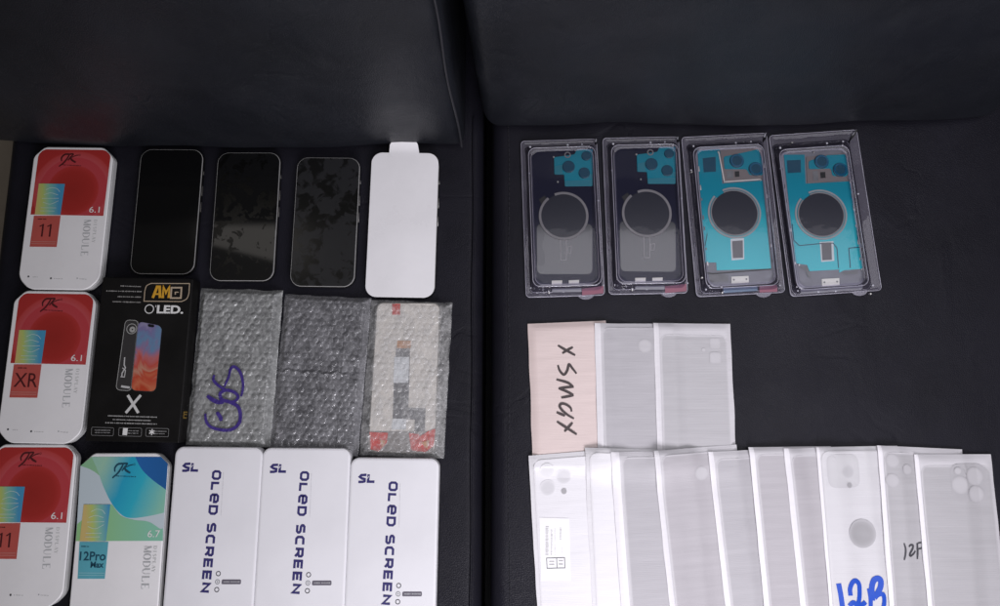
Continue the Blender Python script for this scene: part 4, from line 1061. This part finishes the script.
# ------------------------------------------------------------------ thin pouches, fanned over each other
GX0, GY0, GS = -.06, -.30, .002
HM = np.zeros((300, 330))                                  # height of what already lies there, every 2 mm
def dilate(a, r):
    b = a.copy()
    for d in range(1, r + 1):
        for ax in (0, 1):
            b = np.maximum(b, np.maximum(np.roll(a, d, ax), np.roll(a, -d, ax)))
    return b
def blur(a, r):
    for ax in (0, 1):
        s_ = sum(np.roll(a, d, ax) for d in range(-r, r + 1)) / (2 * r + 1); a = s_
    return a
def bil(A, x, y):
    u = (x - GX0) / GS; v = (y - GY0) / GS; i = int(u); j = int(v)
    i = max(0, min(A.shape[1] - 2, i)); j = max(0, min(A.shape[0] - 2, j)); u -= i; v -= j
    return (A[j, i] * (1 - u) + A[j, i + 1] * u) * (1 - v) + (A[j + 1, i] * (1 - u) + A[j + 1, i + 1] * u) * v
def pouch_bag(label, tl, bl, tr, W, L, body, panel, margin, wins=(), lift=0, seed=0, group='thin pouches of phone back covers'):
    """tl, bl, tr: measured corner, a point further down the edge, a point along the top edge"""
    global HM
    zq = .003 + lift
    A, B, C = U(*tl, zq), U(*bl, zq), U(*tr, zq)
    ay = (A - B).normalized(); ax = (C - A).normalized()
    ang = math.atan2(ay.y, ay.x) - math.pi / 2; ang2 = math.atan2(ax.y, ax.x); sk = ang2 - ang
    f = Fr([tl, tr, tr, tl], zq, W, L) if False else None
    x_ = Vector((math.cos(ang), math.sin(ang), 0)); y_ = Vector((-math.sin(ang), math.cos(ang), 0))
    c = A - y_ * L / 2 + x_ * W / 2; c.z = 0
    tk = math.tan(sk)
    t = thing('pouch', label, 'pouch', c, ang, group)
    def wl(x, y): return c + x_ * x + y_ * (y + (x + W / 2) * tk)
    D = dilate(HM, 2); D = np.maximum(blur(D, 3), HM)
    def base(x, y): p = wl(x, y); return bil(D, p.x, p.y)
    rn = lambda x, y: noise.noise(Vector((x * 22 + seed * 3.1, y * 30, seed))) * .0006 + noise.noise(Vector((x * 50, y * 160 + seed, 2))) * .00016
    def top(x, y):
        e = max(0, min(x + W / 2, W / 2 - x, y + L / 2, L / 2 - y)); k = min(1, e / .006)
        return base(x, y) + .0003 + .0018 * k * k * (3 - 2 * k) + rn(x, y) * k + .0004
    def grid(name, x0, x1, y0, y1, r, zf, m, parent, skirt=0, wob=0):
        nx, ny = max(3, int((x1 - x0) / .003)), max(6, int((y1 - y0) / .003)); V = []; Fc = []
        ys = [y0 + (y1 - y0) * j / ny for j in range(ny + 1)]
        us = [i / nx for i in range(nx + 1)]; fade = []
        if r:
            e_ = [q_ / (x1 - x0) for q_ in (.0008, .0016, .0024)]; us = sorted(us + e_ + [1 - q_ for q_ in e_]); nx = len(us) - 1
            ys = sorted(ys + [y0 + q_ for q_ in (.0008, .0016, .0024)] + [y1 - q_ for q_ in (.0008, .0016, .0024)])
        if r: ys = sorted(set(ys + [y0 + r * (1 - math.cos(k * math.pi / 14)) for k in range(8)] + [y1 - r * (1 - math.cos(k * math.pi / 14)) for k in range(8)]))
        for y in ys:
            d = min(y - y0, y1 - y); cut = r - math.sqrt(max(0, r * r - (r - d) ** 2)) if d < r else 0
            for i in range(nx + 1):
                x = x0 + cut + (x1 - x0 - 2 * cut) * us[i]
                fd_ = min(1, max(0, min(d + .0 * cut, x - x0 - cut, x1 - cut - x) / .0024)); fade.append(fd_ * fd_ * (3 - 2 * fd_))
                wv = wob * noise.noise(Vector((y * 35, seed * 1.7, 0 if i == 0 else 9))) if i in (0, nx) else 0
                V.append((x + wv, y + (x + W / 2) * tk, zf(x, y)))
        R_ = len(ys)
        for j in range(R_ - 1):
            for i in range(nx): k = j * (nx + 1) + i; Fc.append((k, k + 1, k + nx + 2, k + nx + 1))
        if skirt:
            rim = [i for i in range(nx + 1)] + [j * (nx + 1) + nx for j in range(1, R_)] + [(R_ - 1) * (nx + 1) + i for i in range(nx - 1, -1, -1)] + [j * (nx + 1) for j in range(R_ - 2, 0, -1)]
            b = len(V); V += [(V[k][0], V[k][1], V[k][2] - skirt) for k in rim]; n = len(rim)
            for q in range(n): p = (q + 1) % n; Fc.append((rim[p], rim[q], b + q, b + p))
            b2 = len(V); g0 = len(ys) * (nx + 1); V += [(p[0], p[1], p[2] - skirt) for p in V[:g0]]
            Fc += [tuple(k + b2 for k in fc[::-1]) for fc in Fc[:(R_ - 1) * nx]]
        o = obj(name, V, Fc, m, parent); autosmooth(o, 50)
        if r: o.data.attributes.new('fade', 'FLOAT', 'POINT').data.foreach_set('value', fade)
        return o
    grid('envelope', -W / 2, W / 2, -L / 2, L / 2, 0, top, body, t, .0004, .0009)
    ml, mr, mt, mb = margin
    pn = None
    if panel: pn = grid('backing_sheet', -W / 2 + ml, W / 2 - mr, -L / 2 + mb, L / 2 - mt, .0085, lambda x, y: top(x, y) + .0003, panel, t)
    if body in (M_POUCHG, M_POUCHM): grid('edge_seal', -W / 2 + .0002, -W / 2 + ml * .8, -L / 2, L / 2, 0, lambda x, y: top(x, y) + .00024, M_SEAL, t)
    def loc(px, py):
        d = U(px, py, zq) - c; x = d.dot(x_); return x, d.dot(y_) - (x + W / 2) * tk
    for k, (kind, px, py, rad, m) in enumerate(wins):
        cx, cy = loc(px, py); V = []; Fc = []; n = 32; rings_ = 5; rad *= .94
        def shp(a):
            if kind == 'o': return math.cos(a), math.sin(a)
            ca, sa = math.cos(a), math.sin(a); q = (abs(ca) ** 5 + abs(sa) ** 5) ** (-1 / 5); return ca * q, sa * q
        V.append((cx, cy + (cx + W / 2) * tk, top(cx, cy) + .00046 + k * .00014))
        for q in range(1, rings_ + 1):
            for i in range(n):
                u, v = shp(2 * math.pi * i / n); x, y = cx + u * rad * q / rings_, cy + v * rad * q / rings_
                V.append((x, y + (x + W / 2) * tk, top(x, y) + .00046 + k * .00014))
        for i in range(n): Fc.append((0, 1 + i, 1 + (i + 1) % n))
        for q in range(rings_ - 1):
            for i in range(n): a_ = 1 + q * n + i; b_ = 1 + q * n + (i + 1) % n; Fc.append((a_, a_ + n, b_ + n, b_))
        ob_ = obj('lens_window', V, Fc, m, pn or t)
        ob_.data.attributes.new('fade', 'FLOAT', 'POINT').data.foreach_set('value', [1.0] + [1.0 if q < rings_ - 1 else (.75 if q == rings_ - 1 else 0.0) for q in range(1, rings_ + 1) for _ in range(n)])
    # what lies here now is higher
    T_ = np.array(HM)
    jj, ii = np.mgrid[0:HM.shape[0], 0:HM.shape[1]]
    X = GX0 + ii * GS - c.x; Y = GY0 + jj * GS - c.y
    lx = X * x_.x + Y * x_.y; ly = X * y_.x + Y * y_.y - (lx + W / 2) * tk
    ins = (abs(lx) < W / 2) & (abs(ly) < L / 2)
    T_[ins] = D[ins] + .0026
    HM = T_
    return t, loc, lambda x, y: top(x, y - (x + W / 2) * tk), tk, W
def unsk(loc, tk, W): 
    def g(px, py):
        x, y = loc(px, py); return (x, y + (x + W / 2) * tk)
    return g

BW, BL = .0855, .172
# back row of three
t, loc, top, tk, W = pouch_bag('pinkish cream pouch with XSMAX written in dark marker', (528, 323.6), (532.4, 456), (604, 320.4), .0830, .150, M_CREAM, None, (0,) * 4, seed=1)
g = unsk(loc, tk, W); zx = Z(545, 335, 5.77)
def xs_(*p): return [g(x, y) for x, y in zx(*p)]
za_, zb_ = Z(550, 375, 9.32), Z(550, 340, 10.1)
ha = lambda *p: [g(x, y) for x, y in za_(*p)]
hb = lambda *p: [g(x, y) for x, y in zb_(*p)]
P = [hb((80, 55), (165, 105), (255, 155)), hb((232, 72), (180, 100), (125, 135)), hb((80, 255), (100, 312), (140, 350), (174, 310), (192, 248), (225, 285), (268, 340)),
     ha((60, 42), (160, 70), (215, 108)), ha((222, 112), (150, 116), (82, 126)), ha((80, 125), (150, 152), (218, 186)), ha((222, 190), (160, 202), (105, 212)),
     ha((202, 342), (190, 305), (150, 276), (110, 268), (90, 290), (110, 325), (160, 370), (224, 408)), ha((62, 348), (100, 364), (140, 382)),
     ha((65, 435), (150, 490), (250, 555)), ha((210, 445), (175, 485), (135, 528))]
strokes('handwriting', P, .0028, 0, M_MARK, t, sp=8, taper=True, zf=lambda x, y: top(x, y) + .0003)
pouch_bag('grey pouch between the XSMAX pouch and the one with two pale squares', (594.5, 323.3), (597.5, 446), (672, 323.3), .0830, .150, M_POUCHG, M_PANEL, (.0075, .004, .0045, .004), [('o', 645, 346, .0078, M_WIN)], seed=2)
pouch_bag('grey pouch with two small pale squares, right end of the short row of three', (653.4, 322.9), (657, 446), (730, 323.6), .0815, .150, M_POUCHG, M_PANEL3, (.0062, .0045, .0125, .004),
          [('s', 715, 343.5, .0062, M_WIN), ('s', 715.4, 358, .0066, M_WIN), ('o', 703.6, 350, .0022, M_WIN)], seed=3)
# front row
t, loc, top, tk, W = pouch_bag('white pouch with a small printed barcode label and faint grey lens spots', (528.8, 455.9), (537, 604), (584, 451.3), BW, BL, M_POUCH, M_PANELW, (.004, .004, .005, .004),
          [('o', 563.7, 476.5, .0086, M_WINW), ('o', 547.7, 488, .0086, M_WINW), ('o', 547, 470.6, .0080, M_WINSQ), ('o', 564, 491.5, .0030, M_WING)], seed=4)
g = unsk(loc, tk, W)
def lab_px(*p): return [g(x, y) for x, y in p]
def drape(name, quad, m, parent, up, n=10):
    V = []; Fc = []; a, b, c_, d = [Vector(q) for q in quad]
    for j in range(n + 1):
        for i in range(n + 1):
            u, v = i / n, j / n; q = (a * (1 - u) + b * u) * (1 - v) + (d * (1 - u) + c_ * u) * v
            V.append((q.x, q.y, top(q.x, q.y) + up))
    for j in range(n):
        for i in range(n): k = j * (n + 1) + i; Fc.append((k, k + n + 1, k + n + 2, k + 1))
    return obj(name, V, Fc, m, parent, smooth=True)
lb = drape('printed_label', lab_px((539.3, 517.6), (569.2, 518.6), (570.8, 581), (541, 581)), mat('label_paper', (.86, .855, .865), .5), t, .0006)
zl = Z(535, 510, 7.58)
def lz(*p): return lab_px(*zl(*p))
M_LAB = mat('label_grey_ink', (.45, .44, .45), .5)
V = []; Fc = []; rnd = random.Random(2)
for (x0, y0, x1, y1, wd) in ((78, 125, 105, 340, 0), (118, 150, 134, 345, 1), (186, 135, 204, 225, 1), (146, 140, 156, 340, 2), (200, 285, 208, 330, 2)):
    y = y0
    while y < y1:
        hh = rnd.uniform(3, 9) if wd < 2 else rnd.uniform(2, 5); q = lz((x0 + rnd.uniform(0, 3), y), (x1 - rnd.uniform(0, 8), y), (x1 - rnd.uniform(0, 6), y + hh * .6), (x0 + rnd.uniform(0, 3), y + hh * .6))
        b = len(V); V += [(p[0], p[1], top(*p) + .00075) for p in q]; Fc.append((b + 3, b + 2, b + 1, b)); y += hh + rnd.uniform(1.5, 5)
obj('label_print', V, Fc, M_LAB, lb)
strokes('label_frame', [lz((88, 366), (224, 362), (227, 440), (92, 444)), lz((164, 364), (167, 442))], .0006, 0, M_DARKINK, lb, closed=(0,), zf=lambda x, y: top(x, y) + .0008)
dashes_ = [lz((108, 392), (146, 392)), lz((108, 414), (146, 414)), lz((180, 386), (212, 386)), lz((180, 412), (212, 412))]
strokes('label_code', dashes_, .0010, 0, M_LAB, lb, zf=lambda x, y: top(x, y) + .0008)

pouch_bag('plain white pouch without a grey sheet, lying against the labelled white one', (584.4, 447.6), (592.3, 604), (652, 449.5), BW, BL, M_POUCH, M_PANELW, (.004, .004, .005, .004), seed=5, lift=.001)
pouch_bag('grey pouch with a wide white edge, lying on the plain white pouch', (610.0, 452), (621.0, 606), (690, 451), BW, BL, M_POUCHG, M_PANEL, (.0105, .004, .0055, .004), seed=6, lift=.002)
pouch_bag('grey pouch with one pale lens spot, its top edge sloping upward', (652.9, 450.8), (669.5, 606), (735, 444.8), .0865, BL, M_POUCHG, M_PANEL2, (.0060, .004, .0052, .004), [('o', 701.6, 473.6, .0075, M_WIN)], seed=7, lift=.003)
pouch_bag('grey pouch set slightly lower, just right of the pouch with the sloping top edge', (708, 452.0), (726, 606), (749, 450.2), BW, BL, M_POUCHG, M_PANEL, (.0060, .004, .0075, .004), seed=8, lift=.003)
pouch_bag('grey pouch in the fan, second to the left of the blue 12B pouch', (749.5, 447.4), (764.5, 606), (784, 447), BW, BL, M_POUCHG, M_PANEL2, (.0060, .004, .0072, .004), seed=9, lift=.0035)
pouch_bag('grey pouch touching the left edge of the white pouch written 12B in blue', (784, 448.6), (800.5, 606), (817, 447.8), BW, BL, M_POUCHG, M_PANEL2, (.0060, .004, .0072, .004), seed=10, lift=.004)
t, loc, top, tk, W = pouch_bag('white pouch with a grey round spot and 12B written in blue marker', (817, 447.4), (829.6, 606), (879, 446.3), BW, BL, M_POUCHM, M_PANELM, (.0035, .004, .004, .004),
          [('s', 843.6, 471.2, .0178, M_WINSQ2), ('o', 848.5, 472, .0070, M_WINW2), ('o', 850, 485.5, .0030, M_WING), ('o', 863, 534, .0148, M_WING)], seed=11, lift=.0045)
g = unsk(loc, tk, W); zn = Z(825, 565, 14.29)
def nb(*p): return [g(x, y) for x, y in zn(*p)]
strokes('handwriting', [nb((190, 265), (220, 430), (250, 640)), nb((360, 440), (355, 340), (390, 255), (440, 230), (490, 280), (500, 400), (485, 520), (450, 600)), nb((340, 590), (400, 540), (480, 590), (560, 560), (590, 535)),
     nb((640, 345), (665, 500), (665, 640)), nb((690, 520), (680, 340), (710, 230), (770, 200), (810, 240), (800, 340), (740, 450), (720, 470)), nb((740, 455), (800, 425), (850, 440), (865, 520), (850, 640))],
     [.0050, .0046, .0046, .0042, .0056, .0044], 0, M_BLUE, t, sp=8, taper=False, zf=lambda x, y: top(x, y) + .0006)
t, loc, top, tk, W = pouch_bag('grey pouch with a small black handwritten 12P', (879, 445.6), (890.5, 606), (962, 449.5), .0880, BL, M_POUCHG, M_PANEL3, (.0052, .004, .0062, .004),
          [('o', 893.5, 461, .0076, M_WIN), ('o', 893.5, 481, .0076, M_WIN), ('o', 909, 470, .0055, M_WIN)], seed=12, lift=.005)
g = unsk(loc, tk, W); zn = Z(893.6, 535, 17.3)
def nc(*p): return [g(x, y) for x, y in zn(*p)]
strokes('handwriting', [nc((205, 150), (232, 250), (228, 350), (205, 445)), nc((290, 215), (330, 185), (370, 195), (365, 250), (310, 340), (320, 375), (370, 350), (420, 290)), nc((455, 155), (460, 290), (455, 435)), nc((470, 160), (530, 150), (570, 190), (540, 240), (480, 260))],
     [.0020, .0022, .0022, .0020], 0, M_DARKINK, t, sp=8, taper=True, zf=lambda x, y: top(x, y) + .0005)
pouch_bag('grey pouch with three pale lens spots, topmost at the outer end of the fan', (916.6, 454.6), (930.4, 606), (991, 454.6), .0800, BL, M_POUCHG, M_PANEL3, (.0048, .0035, .0112, .004),
          [('s', 972, 483, .0200, M_WINS), ('o', 962.3, 485.5, .0094, M_WIN), ('o', 977.6, 476.8, .0098, M_WIN), ('o', 979, 494.8, .0090, M_WIN), ('o', 959.5, 471.2, .0038, M_WIN)], seed=13, lift=.006)

# ------------------------------------------------------------------ light
W_ = bpy.data.worlds.new('World'); S.world = W_; W_.use_nodes = True
nt = W_.node_tree; nt.nodes.clear()
class WN(N):
    def __init__(s): s.t = nt; s.b = None
g = WN()
tc = g.n('ShaderNodeTexCoord'); sp = g.n('ShaderNodeSeparateXYZ'); g.l(tc.outputs['Generated'], sp.inputs[0])
zc_ = g.math('MAXIMUM', sp.outputs[2], .05)
X, Y = g.math('DIVIDE', sp.outputs[0], zc_), g.math('DIVIDE', sp.outputs[1], zc_)
# dim ceiling, a paler strip of it towards the left
dim = g.math('MULTIPLY', g.math('MULTIPLY', g.maprange(Y, .285, .272), g.maprange(X, -.58, -.2, .22, 1)), g.maprange(sp.outputs[2], .1, .4))
sl = g.math('ADD', Y, g.math('MULTIPLY', X, .26))
band = g.math('MULTIPLY', g.maprange(Y, .285, .272), g.maprange(sl, .138, .146))
band = g.math('MULTIPLY', band, g.math('MULTIPLY', g.maprange(X, -.44, -.41), g.maprange(X, -.26, -.32)))
mix = g.n('ShaderNodeMix', data_type='RGBA')
mix.inputs['A'].default_value = (.034, .033, .030, 1); mix.inputs['B'].default_value = (1, .94, .88, 1)
g.l(g.math('ADD', g.math('MULTIPLY', dim, .12), g.math('MULTIPLY', band, .85)), mix.inputs['Factor'])
bg = g.n('ShaderNodeBackground'); out = g.n('ShaderNodeOutputWorld')
g.l(mix.outputs['Result'], bg.inputs[0]); bg.inputs[1].default_value = 1
g.l(bg.outputs[0], out.inputs[0])

def area(name, loc, aim, size, power, col):
    l = bpy.data.lights.new(name, 'AREA'); l.energy = power; l.color = col; l.shape = 'RECTANGLE'; l.size, l.size_y = size
    o = bpy.data.objects.new(name, l); COL.objects.link(o); o.location = loc
    o.rotation_euler = (Vector(aim) - Vector(loc)).to_track_quat('-Z', 'Y').to_euler(); return o
ZL = .86; x0, x1, y0, y1 = .02, .86, -.42, .21 + .268 * ZL
area('ceiling_light', ((x0 + x1) / 2, (y0 + y1) / 2, ZL), ((x0 + x1) / 2, (y0 + y1) / 2, 0), (x1 - x0, y1 - y0), 4.6, (1, .98, 1.06))
area('window_light', (.16, -.75, .62), (.13, .08, 0), (.7, .4), 4.1, (1, .975, 1.045)).data.spread = R(112)

S.view_settings.view_transform = 'Standard'; S.view_settings.look = 'None'
S.view_settings.exposure = 0; S.view_settings.gamma = 1
S.cycles.transparent_max_bounces = 24
S.cycles.max_bounces = 10
